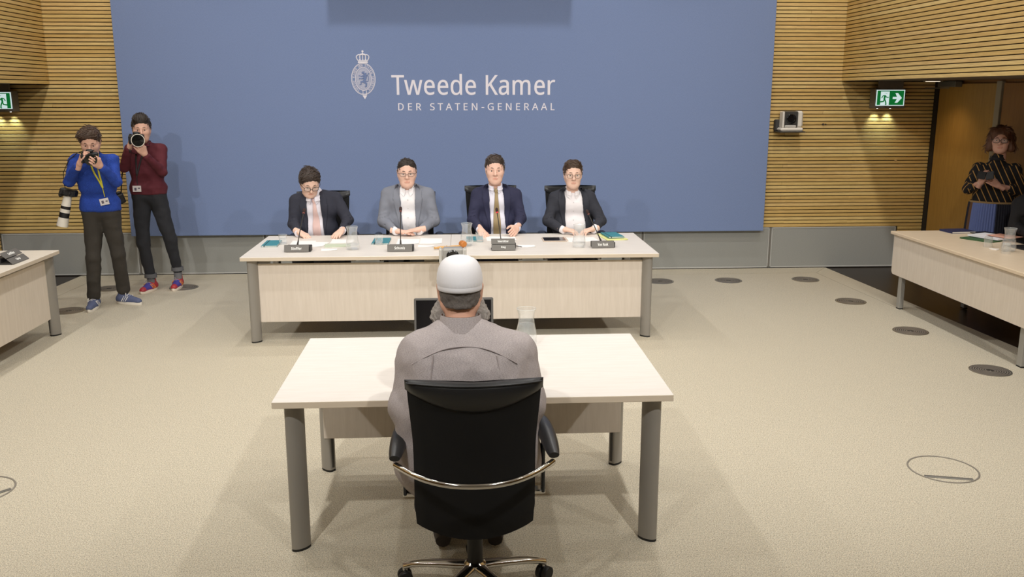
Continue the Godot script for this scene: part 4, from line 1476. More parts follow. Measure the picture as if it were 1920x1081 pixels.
# skin: head, neck, hands and the limbs between them, one mesh
func add_body(t: Node3D, hx: Transform3D, hands: Array, joints: Array, m: Material) -> MeshInstance3D:
	var k := MB.new()
	k.add(HEAD, hx)
	for h in hands:
		k.add(h[0], h[1])
	for j in joints:
		k.tube(j[0], j[1], 10)
	var b := wpart("body", k, m, t)
	for s in [-1.0, 1.0]:
		var e := MB.new()
		for l in [[0.0115, 0.0775, 0]]:
			e.lathe([Vector2(0.0, -0.0115), Vector2(0.006, -0.0098), Vector2(0.0102, -0.0052), Vector2(0.0115, 0.0), Vector2(0.0102, 0.0052), Vector2(0.006, 0.0098), Vector2(0.0, 0.0115)], 12, hx * Transform3D(Basis.IDENTITY, V(s * 0.032, 0.0055, 0.0765)), false)
		var eye := wpart("eye", e, mat(226, 220, 214, 0.3), b)
		e = MB.new()
		e.tube([hx * V(s * 0.032, 0.0055, 0.0865), hx * V(s * 0.032, 0.0055, 0.0892)], 0.0058, 10)
		var _i := wpart("iris", e, mat(48, 38, 32, 0.2), b)
	return b

func add_hair(t: Node3D, hx: Transform3D, style: String, m: Material, sd: int, brow := true) -> void:
	var f := Field.new(V(-0.13, -0.17, -0.15), V(0.13, 0.20, 0.135), 0.0058)
	var amp := 0.0035
	match style:
		"short":
			f.cap(V(0, 0.039, -0.014), V(0, 0.039, -0.012), 0.0955, 0.0955, 0.02, 1.16, 0.94)
			f.cap(V(-0.032, 0.094, 0.046), V(0.032, 0.096, 0.044), 0.031, 0.031, 0.03)
		"buzz":
			f.cap(V(0, 0.037, -0.013), V(0, 0.037, -0.012), 0.0935, 0.0935, 0.02, 1.16, 0.94)
			f.cap(V(-0.03, 0.085, 0.040), V(0.03, 0.085, 0.040), 0.033, 0.033, 0.03)
			amp = 0.0015
		"side":
			f.cap(V(0, 0.040, -0.014), V(0, 0.040, -0.012), 0.096, 0.096, 0.02, 1.13, 0.93)
			f.cap(V(-0.045, 0.085, 0.046), V(0.04, 0.094, 0.042), 0.036, 0.033, 0.03)
			f.cap(V(-0.066, 0.045, 0.03), V(-0.06, 0.08, 0.036), 0.022, 0.026, 0.03)
		"quiff":
			f.cap(V(0, 0.042, -0.014), V(0, 0.042, -0.012), 0.096, 0.096, 0.02, 1.16, 0.93)
			f.cap(V(-0.026, 0.10, 0.048), V(0.026, 0.104, 0.046), 0.040, 0.038, 0.03)
			f.cap(V(0.0, 0.118, 0.03), V(0.0, 0.11, -0.02), 0.034, 0.03, 0.04)
		"bob":
			f.cap(V(0, 0.04, -0.016), V(0, 0.04, -0.012), 0.101, 0.101, 0.02, 1.05, 0.93)
			for s in [-1.0, 1.0]:
				f.cap(V(s * 0.075, 0.03, -0.005), V(s * 0.092, -0.07, 0.0), 0.038, 0.042, 0.03)
			f.cap(V(-0.05, -0.05, -0.07), V(0.05, -0.05, -0.07), 0.06, 0.06, 0.04)
			f.cap(V(-0.055, 0.085, 0.045), V(0.05, 0.1, 0.045), 0.036, 0.03, 0.03)
	var cutz := 0.132
	if style == "bob":
		f.cap(V(0.008, -0.005, cutz + 0.01), V(0, -0.16, cutz), 0.082, 0.1, 0.012, 0.95, 1.0, true)
		f.plane(V(0, -1, 0), 0.105)
	else:
		f.cap(V(0, -0.004, cutz), V(0, -0.14, cutz), 0.082, 0.1, 0.012, 0.62, 1.0, true)
		f.plane(V(0, -0.91, 0.41).normalized(), 0.030)
	var k := MB.new()
	var hd := f.build(noise_of(sd, 30.0, 2), amp, V(2.2, 0.7, 0.7))
	k.add(hd, hx)
	if brow:
		for s in [-1.0, 1.0]:
			k.tube([hx * V(s * 0.014, 0.0285, 0.0955), hx * V(s * 0.03, 0.0325, 0.0915), hx * V(s * 0.047, 0.029, 0.0785)], [0.003, 0.0036, 0.002], 6)
	var hair := wpart("hair", k, m, t)
	# loose locks combed over the surface
	var lk := MB.new()
	var hr := RandomNumberGenerator.new()
	hr.seed = sd
	var hv: PackedVector3Array = hd.v; var hn: PackedVector3Array = hd.n
	var crown := V(0.02, 0.12, -0.05)
	var ln := 0.55 if style == "buzz" else (1.5 if style == "bob" else 1.0)
	for i in (260 if style == "buzz" else 480):
		var q := hr.randi() % hv.size()
		var p := hv[q]; var nn := hn[q]
		if nn.y < -0.5 or (p.z > 0.02 and p.y < 0.045) or (p.z > 0.06 and p.y < 0.085):
			continue
		var c := (p - crown)
		if p.z > 0.02 and p.y > 0.07:
			match style:
				"quiff": c = V(hr.randf_range(-0.3, 0.3), 0.7, -0.5)
				"side": c = V(-0.9, -0.15, 0.5)
				"bob": c = V(signf(p.x - 0.015), -0.5, 0.2)
				_: c = V(-0.5, 0.35, 0.3)
		c += V(hr.randf_range(-0.03, 0.03), hr.randf_range(-0.03, 0.03), hr.randf_range(-0.03, 0.03))
		var tg := (c - nn * c.dot(nn)).normalized()
		var a := ln * hr.randf_range(0.7, 1.3)
		lk.tube([hx * (p - nn * 0.002), hx * (p + tg * 0.013 * a + nn * 0.0045), hx * (p + tg * 0.030 * a + nn * 0.002)], [0.0034, 0.0036, 0.0008], 5, false)
	var lm: StandardMaterial3D = m.duplicate()
	lm.albedo_color = m.albedo_color.lightened(0.10)
	wpart("hair_locks", lk, lm, hair).set_meta("kind", "stuff")

func add_glasses(t: Node3D, hx: Transform3D, m: Material, w := 0.026, hgt := 0.018, r := 0.0018) -> void:
	var k := MB.new()
	for s in [-1.0, 1.0]:
		var pts := []
		for i in 21:
			var a := TAU * i / 20.0
			var u := signf(cos(a)) * pow(absf(cos(a)), 0.6); var v := signf(sin(a)) * pow(absf(sin(a)), 0.6)
			pts.append(hx * V(s * 0.034 + u * w, 0.003 + v * hgt, 0.112 - 0.010 * absf(s * 0.034 + u * w) / 0.06))
		k.tube(pts, r, 6, false)
		k.tube([hx * V(s * 0.06, 0.012, 0.101), hx * V(s * 0.08, 0.012, 0.06), hx * V(s * 0.086, 0.010, 0.0), hx * V(s * 0.083, 0.0, -0.012)], r, 6)
	k.tube([hx * V(-0.009, 0.006, 0.112), hx * V(0, 0.009, 0.1135), hx * V(0.009, 0.006, 0.112)], r, 6)
	var g := wpart("glasses", k, m, t)
	k = MB.new()
	for s in [-1.0, 1.0]:
		var c: Vector3 = V(s * 0.034, 0.003, 0.1068)
		k.box(hx * c, V(w * 1.9, hgt * 1.9, 0.0012) , 0.0003, hx.basis.orthonormalized() * Basis(Vector3.UP, s * 0.16))
	wpart("lens", k, clear(0.06), g)

# a raised strip on the front of a field between two outlines of Vector2(x, y)
func strip(f: Field, L: Array, R: Array, m: int, off: float, th := 0.005) -> MB:
	var k := MB.new()
	var top := []; var low := []
	for i in L.size():
		var a := []; var b := []
		for j in m + 1:
			var p: Vector2 = L[i].lerp(R[i], j / float(m))
			var z := f.fz(p.x, p.y)
			a.append(V(p.x, p.y, z + off))
			b.append(V(p.x, p.y, z + off - th))
		top.append(a); low.append(b)
	var ring := []
	for i in L.size():
		var row: Array = top[i].duplicate()
		for j in range(m, -1, -1):
			row.append(low[i][j])
		ring.append(row)
	var down: bool = (L[L.size() - 1].y < L[0].y) == (R[0].x > L[0].x)
	k.grid(ring, true, not down)
	k.fan(ring[0], ring[0][0] - ring[1][0])
	k.fan(ring[ring.size() - 1], ring[1][0] - ring[0][0])
	return k

func pl(a: Array, n: int) -> Array:   # resample a polyline of Vector2
	var out := []
	for i in n + 1:
		var u := i / float(n) * (a.size() - 1)
		var j := mini(int(u), a.size() - 2)
		out.append((a[j] as Vector2).lerp(a[j + 1], u - j))
	return out

func collar_ring(c: Vector3, rx: float, rz: float, h0: float, flare: float, gap: float, tilt: float) -> MB:
	var k := MB.new()
	var rows := []
	for i in 25:
		var a := lerpf(gap, TAU - gap, i / 24.0) + PI / 2   # opening towards +z
		var dx := cos(a); var dz := sin(a)
		var fr := 0.5 + 0.5 * dz
		var b := c + V(dx * rx, -tilt * fr, dz * rz)
		rows.append([b + V(dx * flare, 0, dz * flare), b + V(dx * flare * 0.3, h0 * 0.5, dz * flare * 0.3), b + V(0, h0, 0), b + V(-dx * 0.004, h0 - 0.001, -dz * 0.004), b + V(-dx * 0.004, 0, -dz * 0.004)])
	k.grid(rows, false, false)
	return k

func seated(c: Dictionary) -> Node3D:
	var cx: float = c.cx; var sy: float = c.sy; var z: float = c.z
	var t := thing("person", V(cx, 0, z), c.label, "person")
	var sL: Vector3 = c.sL; var sR: Vector3 = c.sR
	var bulk: float = c.get("bulk", 1.0)
	var lo := V(minf(c.eL.x, sL.x) - 0.12, 0.46, z - 0.25)
	var hi := V(maxf(c.eR.x, sR.x) + 0.12, sy + 0.14, -7.6 + (z + 8.75) if c.has("far") else -8.24)
	var torso := func(f: Field, d: float) -> void:
		f.cap(V(cx - 0.10, sy - 0.10, z), V(cx + 0.10, sy - 0.10, z), (0.122 + d) * bulk, (0.122 + d) * bulk, 0.04, 1.0, 1.08)
		f.cap(V(cx - 0.085, sy - 0.30, z + 0.01), V(cx + 0.085, sy - 0.30, z + 0.01), (0.124 + d) * bulk, (0.124 + d) * bulk, 0.06, 1.0, 1.0)
		f.cap(V(cx - 0.09, sy - 0.52, z + 0.01), V(cx + 0.09, sy - 0.52, z + 0.01), 0.135 + d, 0.135 + d, 0.06)
		f.cap(V(cx - 0.045, sy + 0.025, z - 0.015), V(cx + 0.045, sy + 0.025, z - 0.015), 0.05 + d, 0.05 + d, 0.05)
		f.cap(sL.lerp(V(cx, sy + 0.02, z - 0.01), 0.15), sR.lerp(V(cx, sy + 0.02, z - 0.01), 0.15), 0.058 + d, 0.058 + d, 0.05)
	var f := Field.new(lo, hi, 0.0115)
	torso.call(f, 0.0)
	f.cap(V(cx - 0.04, sy + 0.03, z - 0.015), sL, 0.045, 0.055, 0.03)
	f.cap(V(cx + 0.04, sy + 0.03, z - 0.015), sR, 0.045, 0.055, 0.03)
	f.cap(sL, c.eL, 0.062 * bulk, 0.054 * bulk, 0.022)
	f.cap(c.eL, c.wL, 0.054 * bulk, 0.038, 0.02)
	f.cap(sR, c.eR, 0.062 * bulk, 0.054 * bulk, 0.022)
	f.cap(c.eR, c.wR, 0.054 * bulk, 0.038, 0.02)
	var full := f
	# creases inside the elbows
	for e in [[sL, c.eL, c.wL, -1.0], [sR, c.eR, c.wR, 1.0]]:
		for i in 4:
			var pc: Vector3 = (e[0] as Vector3).lerp(e[1], 0.62 + i * 0.12) if i < 3 else (e[1] as Vector3).lerp(e[2], 0.3)
			f.cap(pc + V(-e[3] * 0.05, 0.03 - i * 0.008, 0.062), pc + V(e[3] * 0.055, -0.012, 0.05), 0.007, 0.004, 0.012, 1.0, 1.0, true)
	if c.has("v"):
		# opening between the lapels
		var v: Array = c.v
		var lines := []
		for e in [[v[0], v[1], -1.0], [v[2], v[3], 1.0]]:
			var a: Vector2 = e[0]; var b: Vector2 = e[1]
			var n := Vector2(-(b.y - a.y), b.x - a.x).normalized()
			if n.x * e[2] < 0:
				n = -n
			lines.append([n.x, n.y, n.dot(a)])
		full = Field.new(lo, hi, 0.0115)
		full.g = f.g.duplicate()
		f.wedge(lines, z + 0.035)
		f.cap(V(cx, sy + 0.02, z - 0.02), V(cx, sy + 0.2, z + 0.03), 0.058, 0.075, 0.01, 1, 1, true)
	var d := f.build(noise_of(c.seed, 5.0, 2), 0.009, V(1.0, 1.3, 1.0))
	wpart("jacket", from_dict(d), c.jacket, t)
	if c.has("v"):
		var v: Array = c.v
		var s := Field.new(V(cx - 0.26, 0.52, z - 0.2), V(cx + 0.26, sy + 0.12, z + 0.22), 0.0125)
		torso.call(s, -0.010)
		s.cap(V(cx, sy, z - 0.005), V(cx, sy + 0.05, z - 0.012), 0.075, 0.06, 0.03)
		wpart("shirt", from_dict(s.build(noise_of(c.seed + 5, 9.0, 2), 0.006)), c.shirt, t)
		# lapels
		for e in [[v[0], v[1], -1.0], [v[2], v[3], 1.0]]:
			var a: Vector2 = e[0]; var b: Vector2 = e[1]; var q: float = e[2]
			var L := pl([a + Vector2(q * 0.004, 0.0), a.lerp(b, 0.5) + Vector2(q * 0.004, 0), b + Vector2(q * 0.004, 0)], 14)
			var R := pl([a + Vector2(q * 0.03, 0.015), a.lerp(b, 0.12) + Vector2(q * 0.066, 0.0), a.lerp(b, 0.22) + Vector2(q * 0.062, 0.0), a.lerp(b, 0.24) + Vector2(q * 0.074, 0.0), a.lerp(b, 0.5) + Vector2(q * 0.052, 0), a.lerp(b, 0.8) + Vector2(q * 0.022, 0), b + Vector2(q * 0.008, 0)], 14)
			wpart("lapel", strip(full, L, R, 5, 0.009, 0.007), c.jacket, t)
		# collar
		var nk: Vector3 = c.neck
		wpart("collar", collar_ring(nk, 0.066, 0.066, 0.04, 0.014, 0.30, 0.035), c.shirt, t)
		for q in [-1.0, 1.0]:
			var w := MB.new()
			var zf := s.fz(nk.x, nk.y - 0.04)
			var p0 := nk + V(q * 0.012, -0.018, 0.068)
			var p1 := nk + V(q * 0.06, 0.012, 0.035)
			var p2 := V(nk.x + q * 0.062, nk.y - 0.038, s.fz(nk.x + q * 0.062, nk.y - 0.038) + 0.010)
			var p3 := V(nk.x + q * 0.030, nk.y - 0.066, s.fz(nk.x + q * 0.03, nk.y - 0.066) + 0.012)
			w.quad(p0, p1, p2, p3, V(0, 0.2, 1))
			var o := V(0, -0.002, -0.005)
			w.quad(p0 + o, p1 + o, p2 + o, p3 + o, V(0, -0.2, -1))
			w.quad(p2, p3, p3 + o, p2 + o, V(q, -1, 0))
			w.quad(p0, p3, p3 + o, p0 + o, V(-q, -1, 0))
			wpart("collar_wing", w, c.shirt, t)
		if c.has("tie"):
			var tx: float = c.tie_x0; var bx: float = c.tie_x1
			var ty := nk.y - 0.022
			var L := []; var R := []
			for i in 15:
				var u := i / 14.0
				var hw := 0.017 if u < 0.04 else lerpf(0.0145, 0.037, smoothstep(0.06, 0.8, u))
				var x := lerpf(tx, bx, u); var y := lerpf(ty, 0.70, u)
				L.append(Vector2(x - hw, y)); R.append(Vector2(x + hw, y))
			var tie := wpart("tie", strip(s, L, R, 4, 0.010, 0.006), c.tie, t)
			var kn := MB.new()
			var kz := s.fz(tx, ty - 0.02)
			kn.tube([V(tx, ty + 0.006, kz + 0.004), V(tx, ty - 0.008, kz + 0.012), V(tx, ty - 0.03, kz + 0.012), V(tx, ty - 0.036, kz + 0.008)], [0.016, 0.02, 0.0155, 0.010], 12, true, 0.6, Vector3.BACK)
			wpart("tie_knot", kn, c.tie, tie)
		else:
			var bt := MB.new()
			for i in 4:
				var y := nk.y - 0.10 - i * 0.085
				var zf2 := s.fz(cx, y)
				bt.tube([V(cx + 0.004, y, zf2 + 0.001), V(cx + 0.004, y, zf2 + 0.004)], 0.0055, 10)
			wpart("shirt_buttons", bt, mat(206, 204, 202, 0.4), t)
	for w in [[c.wL, c.eL], [c.wR, c.eR]]:
		var k := MB.new()
		var dd: Vector3 = (w[0] - w[1]).normalized()
		k.tube([w[0] - dd * 0.02, w[0] + dd * 0.040, w[0] + dd * 0.052], [0.036, 0.0355, 0.0335], 14)
		wpart("cuff", k, c.get("shirt", c.jacket), t)
	var hands := []
	for hd in c.hands:
		hands.append([HAND_CURL if hd[3] else HAND_FLAT, hand_xf(hd[0], hd[1], hd[4] if hd.size() > 4 else Vector3.UP, hd[2], 1.06)])
	var hx: Transform3D = c.head
	var nb: Vector3 = hx * V(0, -0.16, -0.03)
	add_body(t, hx, hands, [[[nb, V(cx, sy - 0.05, z - 0.01), V(cx, sy - 0.5, z)], [0.05, 0.06, 0.06]], [[V(cx, sy - 0.05, z), sL, c.eL, c.wL], [0.05, 0.04, 0.036, 0.026]], [[V(cx, sy - 0.05, z), sR, c.eR, c.wR], [0.05, 0.04, 0.036, 0.026]]], c.skin)
	add_hair(t, hx, c.style, c.hair, c.seed)
	if c.has("glasses"):
		add_glasses(t, hx, c.glasses, c.get("gw", 0.026), c.get("gh", 0.017), c.get("gr", 0.0018))
	# trousers and shoes under the table
	var tr := Field.new(V(cx - 0.25, 0.06, z - 0.2), V(cx + 0.25, 0.68, z + 0.62), 0.02)
	var kz2 := z + 0.42
	for q in [-1.0, 1.0]:
		tr.cap(V(cx + q * 0.09, 0.55, z - 0.02), V(cx + q * 0.10, 0.54, kz2), 0.09, 0.068, 0.03)
		tr.cap(V(cx + q * 0.10, 0.54, kz2), V(cx + q * 0.10, 0.11, kz2 - 0.06), 0.066, 0.05, 0.03)
	wpart("trousers", from_dict(tr.build()), c.get("trousers", c.jacket), t)
	for q in [-1.0, 1.0]:
		var k := MB.new()
		k.tube([V(cx + q * 0.10, 0.05, kz2 - 0.13), V(cx + q * 0.10, 0.055, kz2 - 0.06), V(cx + q * 0.105, 0.048, kz2 + 0.05), V(cx + q * 0.11, 0.036, kz2 + 0.13)], [0.034, 0.046, 0.042, 0.026], 12, true, 0.9)
		wpart("shoe", k, mat(26, 23, 21, 0.35), t)
	return t

# sneaker: returns the shoe part
func shoe(t: Node3D, ankle: Vector3, dir: Vector3, upper: Material, sole: Material, lace: Material, accent: Material, toe := Color(0, 0, 0, 0)) -> void:
	var d := dir.normalized()
	var sd := d.cross(Vector3.UP)
	var fl := V(ankle.x, 0, ankle.z)
	var P := func(a: float, y: float, b := 0.0) -> Vector3: return fl + d * a + sd * b + V(0, y, 0)
	var f := Field.new(fl - V(0.25, 0.0, 0.25) + V(0, 0.012, 0), fl + V(0.25, 0.17, 0.25), 0.0085)
	f.cap(P.call(-0.055, 0.05), P.call(0.04, 0.05), 0.040, 0.043, 0.03)
	f.cap(P.call(0.04, 0.05), P.call(0.165, 0.034), 0.044, 0.034, 0.03)
	f.cap(P.call(-0.02, 0.07), P.call(-0.015, 0.12), 0.042, 0.042, 0.03)
	f.plane(V(0, -1, 0), -0.024)
	var sd2 := f.build()
	if toe.a > 0.0:
		var cols := PackedColorArray()
		for p in sd2.v:
			var al: float = (p - fl).dot(d)
			cols.append(toe if al > 0.05 and p.y > 0.036 and al < 0.15 else Color(0.40, 0.035, 0.045))
		sd2["c"] = cols
	var s := wpart("shoe", from_dict(sd2), upper, t)
	var k := MB.new()
	var rows := []
	for y in [0.0, 0.004, 0.026, 0.03]:
		var row := []
		var g := 0.004 if y > 0.0 and y < 0.03 else 0.0
		for i in 30:
			var a := TAU * i / 30.0
			var u := cos(a); var w := sin(a)
			var wid := lerpf(0.038, 0.046, smoothstep(-0.6, 0.6, u)) + g
			row.append(P.call(0.052 + u * (0.148 + g), y, w * wid * pow(1.0 - pow(absf(u), 4.0) * 0.25, 1.0)))
		rows.append(row)
	k.grid(rows, true, true)
	k.fan(rows[3], Vector3.UP)
	k.fan(rows[0], Vector3.DOWN)
	wpart("sole", k, sole, s)
	k = MB.new()
	for i in 5:
		var a := 0.03 + i * 0.019
		var y := 0.112 - i * 0.0105
		k.tube([P.call(a, y - 0.012, -0.026), P.call(a + 0.004, y, 0.0), P.call(a + 0.008, y - 0.012, 0.026)], 0.0042, 6)
	k.tube([P.call(0.03, 0.114, 0.0), P.call(0.045, 0.116, 0.03), P.call(0.06, 0.092, 0.044)], 0.0035, 6)
	wpart("laces", k, lace, s)
	k = MB.new()
	for i in 3:
		for q in [-1.0, 1.0]:
			var a := 0.0 + i * 0.022
			k.tube([P.call(a, 0.036, q * 0.0465), P.call(a + 0.018, 0.06, q * 0.0465), P.call(a + 0.03, 0.085, q * 0.036)], 0.0048, 6)
	wpart("side_stripes", k, accent, s)

func photo_camera(called: String, at: Vector3, bs: Basis, lens: Array, lens_mats: Array, label: String) -> Node3D:
	# lens axis +z
	var t := thing(called, at, label, "camera")
	t.basis = bs
	var black := mat(24, 24, 25, 0.5)
	part("camera_body", slab(V(-0.072, -0.052, -0.05), V(0.072, 0.045, 0.015), 0.012), black, t)
	var k := MB.new()
	k.box(V(0, 0.055, -0.012), V(0.062, 0.034, 0.05), 0.012)
	part("prism_hump", k, black, t)
	part("grip", slab(V(-0.078, -0.05, -0.02), V(-0.048, 0.035, 0.04), 0.012), mat(32, 31, 31, 0.8), t)
	var y := 0.015
	var barrel: Node3D = t
	for i in lens.size():
		var s: Array = lens[i]   # length, r0, r1
		k = MB.new()
		k.lathe([Vector2(s[1], y), Vector2(s[2], y + s[0])], 24, Transform3D(Basis(Vector3(1, 0, 0), Vector3(0, 0, 1), Vector3(0, -1, 0)), Vector3.ZERO))
		var p := part("lens_barrel" if i == 0 else "lens_section", k, lens_mats[i], barrel)
		if i == 0:
			barrel = p
		y += s[0]
	var r: float = lens[lens.size() - 1][2]
	k = MB.new()
	k.lathe([Vector2(r * 0.9, y + 0.001), Vector2(r * 0.5, y + 0.0015), Vector2(0, y + 0.004)], 24, Transform3D(Basis(Vector3(1, 0, 0), Vector3(0, 0, 1), Vector3(0, -1, 0)), Vector3.ZERO))
	part("front_glass", k, mat(10, 14, 14, 0.08), barrel)
	k = MB.new()
	k.tube([V(0.03, 0.055, -0.02), V(0.03, 0.062, -0.02)], 0.012, 14)
	k.tube([V(-0.055, 0.045, 0.0), V(-0.055, 0.053, 0.0)], 0.01, 14)
	part("dial", k, mat(40, 40, 41, 0.4), t)
	return t

func standing(c: Dictionary) -> Node3D:
	var z: float = c.z
	var sL: Vector3 = c.sL; var sR: Vector3 = c.sR
	var ch := (sL + sR) * 0.5
	var hip: Vector3 = c.hip
	var t := thing("person", V(hip.x, 0, hip.z), c.label, "person")
	var f := Field.new(V(minf(sL.x, c.eL.x) - 0.12, hip.y - 0.08, z - 0.28), V(maxf(sR.x, c.eR.x) + 0.12, ch.y + 0.16, z + 0.45), 0.0115)
	var mid := ch.lerp(hip, 0.5)
	f.cap(ch + V(-0.09, -0.10, 0), ch + V(0.09, -0.10, 0), 0.112, 0.112, 0.05, 1.0, 1.1)
	f.cap(mid + V(-0.075, 0, 0), mid + V(0.075, 0, 0), 0.105, 0.105, 0.06, 1.0, 1.05)
	f.cap(hip + V(-0.075, 0.06, 0), hip + V(0.075, 0.06, 0), 0.112, 0.112, 0.05)
	f.cap(hip + V(-0.075, 0.0, 0), hip + V(0.075, 0.0, 0), 0.11, 0.11, 0.03)
	f.cap(sL, sR, 0.06, 0.06, 0.05)
	f.cap(ch + V(0, 0.03, 0.0), ch + V(0, 0.07, 0.02), 0.062, 0.055, 0.05)
	f.cap(sL, c.eL, 0.06, 0.05, 0.025)
	f.cap(c.eL, c.wL, 0.05, 0.038, 0.02)
	f.cap(sR, c.eR, 0.06, 0.05, 0.025)
	f.cap(c.eR, c.wR, 0.05, 0.038, 0.02)
	f.plane(V(0, -1, 0), -(hip.y - 0.01))
	wpart(c.top_name, from_dict(f.build(noise_of(c.seed, 6.0, 2), 0.010, V(1.0, 1.5, 1.0))), c.top, t)
	var k := MB.new()
	k.add({"v": PackedVector3Array(), "n": PackedVector3Array(), "ix": PackedInt32Array()})
	wpart("collar", collar_ring(c.neck, 0.064, 0.064, 0.03, 0.012, 0.35, 0.03), c.collar, t)
	# trousers
	var tr := Field.new(V(minf(c.aL.x, hip.x) - 0.2, 0.05, z - 0.4), V(maxf(c.aR.x, hip.x) + 0.25, hip.y + 0.1, z + 0.35), 0.0125)
	tr.cap(hip + V(-0.07, 0.0, 0), hip + V(0.07, 0.0, 0), 0.105, 0.105, 0.03)
	tr.cap(hip + V(-0.08, -0.04, 0), c.kL, 0.095, 0.066, 0.03)
	tr.cap(c.kL, c.aL, 0.066, c.get("ankle_r", 0.062), 0.02)
	tr.cap(hip + V(0.08, -0.04, 0), c.kR, 0.095, 0.066, 0.03)
	tr.cap(c.kR, c.aR, 0.066, c.get("ankle_r", 0.062), 0.02)
	tr.plane(V(0, 1, 0), hip.y + 0.05)
	wpart("trousers", from_dict(tr.build(noise_of(c.seed + 3, 6.0, 2), 0.009, V(1.0, 1.2, 1.0))), c.trousers, t)
	for e in [[c.aL, c.dL], [c.aR, c.dR]]:
		if c.has("turnup"):
			k = MB.new()
			k.tube([e[0] + V(0, 0.03, 0), e[0] + V(0, -0.012, 0)], [c.ankle_r + 0.012, c.ankle_r + 0.014], 16)
			wpart("turn_up", k, c.turnup, t)
			k = MB.new()
			k.tube([e[0] + V(0, 0.0, 0), e[0] + V(0, -0.1, 0)], 0.042, 12)
			wpart("sock", k, mat(112, 112, 114, 0.9), t)
		shoe(t, e[0], e[1], c.shoe, c.sole, c.lace, c.accent, c.get("toe", Color(0, 0, 0, 0)))
	# lanyard and badge
	var bx: Vector2 = c.badge
	var nk: Vector3 = c.neck
	k = MB.new()
	for q in [-1.0, 1.0]:
		var pts := []
		for i in 13:
			var u := i / 12.0
			var x := lerpf(nk.x + q * 0.06, bx.x, pow(u, 0.8)); var y := lerpf(nk.y + 0.005, bx.y + 0.13, u)
			pts.append(V(x, y, maxf(f.fz(x, y) + 0.006, nk.z - 0.02) if u > 0.05 else nk.z + 0.03))
		k.tube(pts, 0.0085, 6, true, 0.25, Vector3.BACK)
	k.tube([V(bx.x, bx.y + 0.135, f.fz(bx.x, bx.y + 0.13) + 0.008), V(bx.x, bx.y + 0.045, f.fz(bx.x, bx.y + 0.05) + 0.010)], 0.004, 6)
	var lan := wpart("lanyard", k, c.lanyard, t)
	var bz := f.fz(bx.x, bx.y) + 0.018
	k = MB.new()
	k.box(V(bx.x, bx.y, bz), V(0.085, 0.062, 0.003), 0.001, Basis(Vector3.BACK, c.badge_tilt))
	var bd := wpart("badge", k, mat(214, 208, 206, 0.5), lan)
	k = MB.new()
	k.box(V(bx.x - 0.014, bx.y - 0.004, bz + 0.002), V(0.022, 0.028, 0.001), 0.0, Basis(Vector3.BACK, c.badge_tilt))
	k.box(V(bx.x + 0.022, bx.y + 0.006, bz + 0.002), V(0.02, 0.012, 0.001), 0.0, Basis(Vector3.BACK, c.badge_tilt))
	wpart("badge_print", k, mat(96, 88, 100, 0.6), lan)
	var hx: Transform3D = c.head
	var hands := []
	for hd in c.hands:
		hands.append([HAND_CURL, hand_xf(hd[0], hd[1], hd[3], hd[2], 1.03)])
	var b := add_body(t, hx, hands, [[[hx * V(0, -0.16, -0.03), ch, hip], [0.05, 0.06, 0.06]], [[ch, sL, c.eL, c.wL], [0.05, 0.04, 0.036, 0.026]], [[ch, sR, c.eR, c.wR], [0.05, 0.04, 0.036, 0.026]]], c.skin)
	add_hair(t, hx, c.style, c.hair, c.seed)
	# camera strap hanging from the shoulder
	if c.has("strap"):
		k = MB.new()
		k.tube(c.strap, 0.009, 6, true, 0.3)
		wpart("camera_strap", k, mat(26, 25, 26, 0.8), t)
	return t

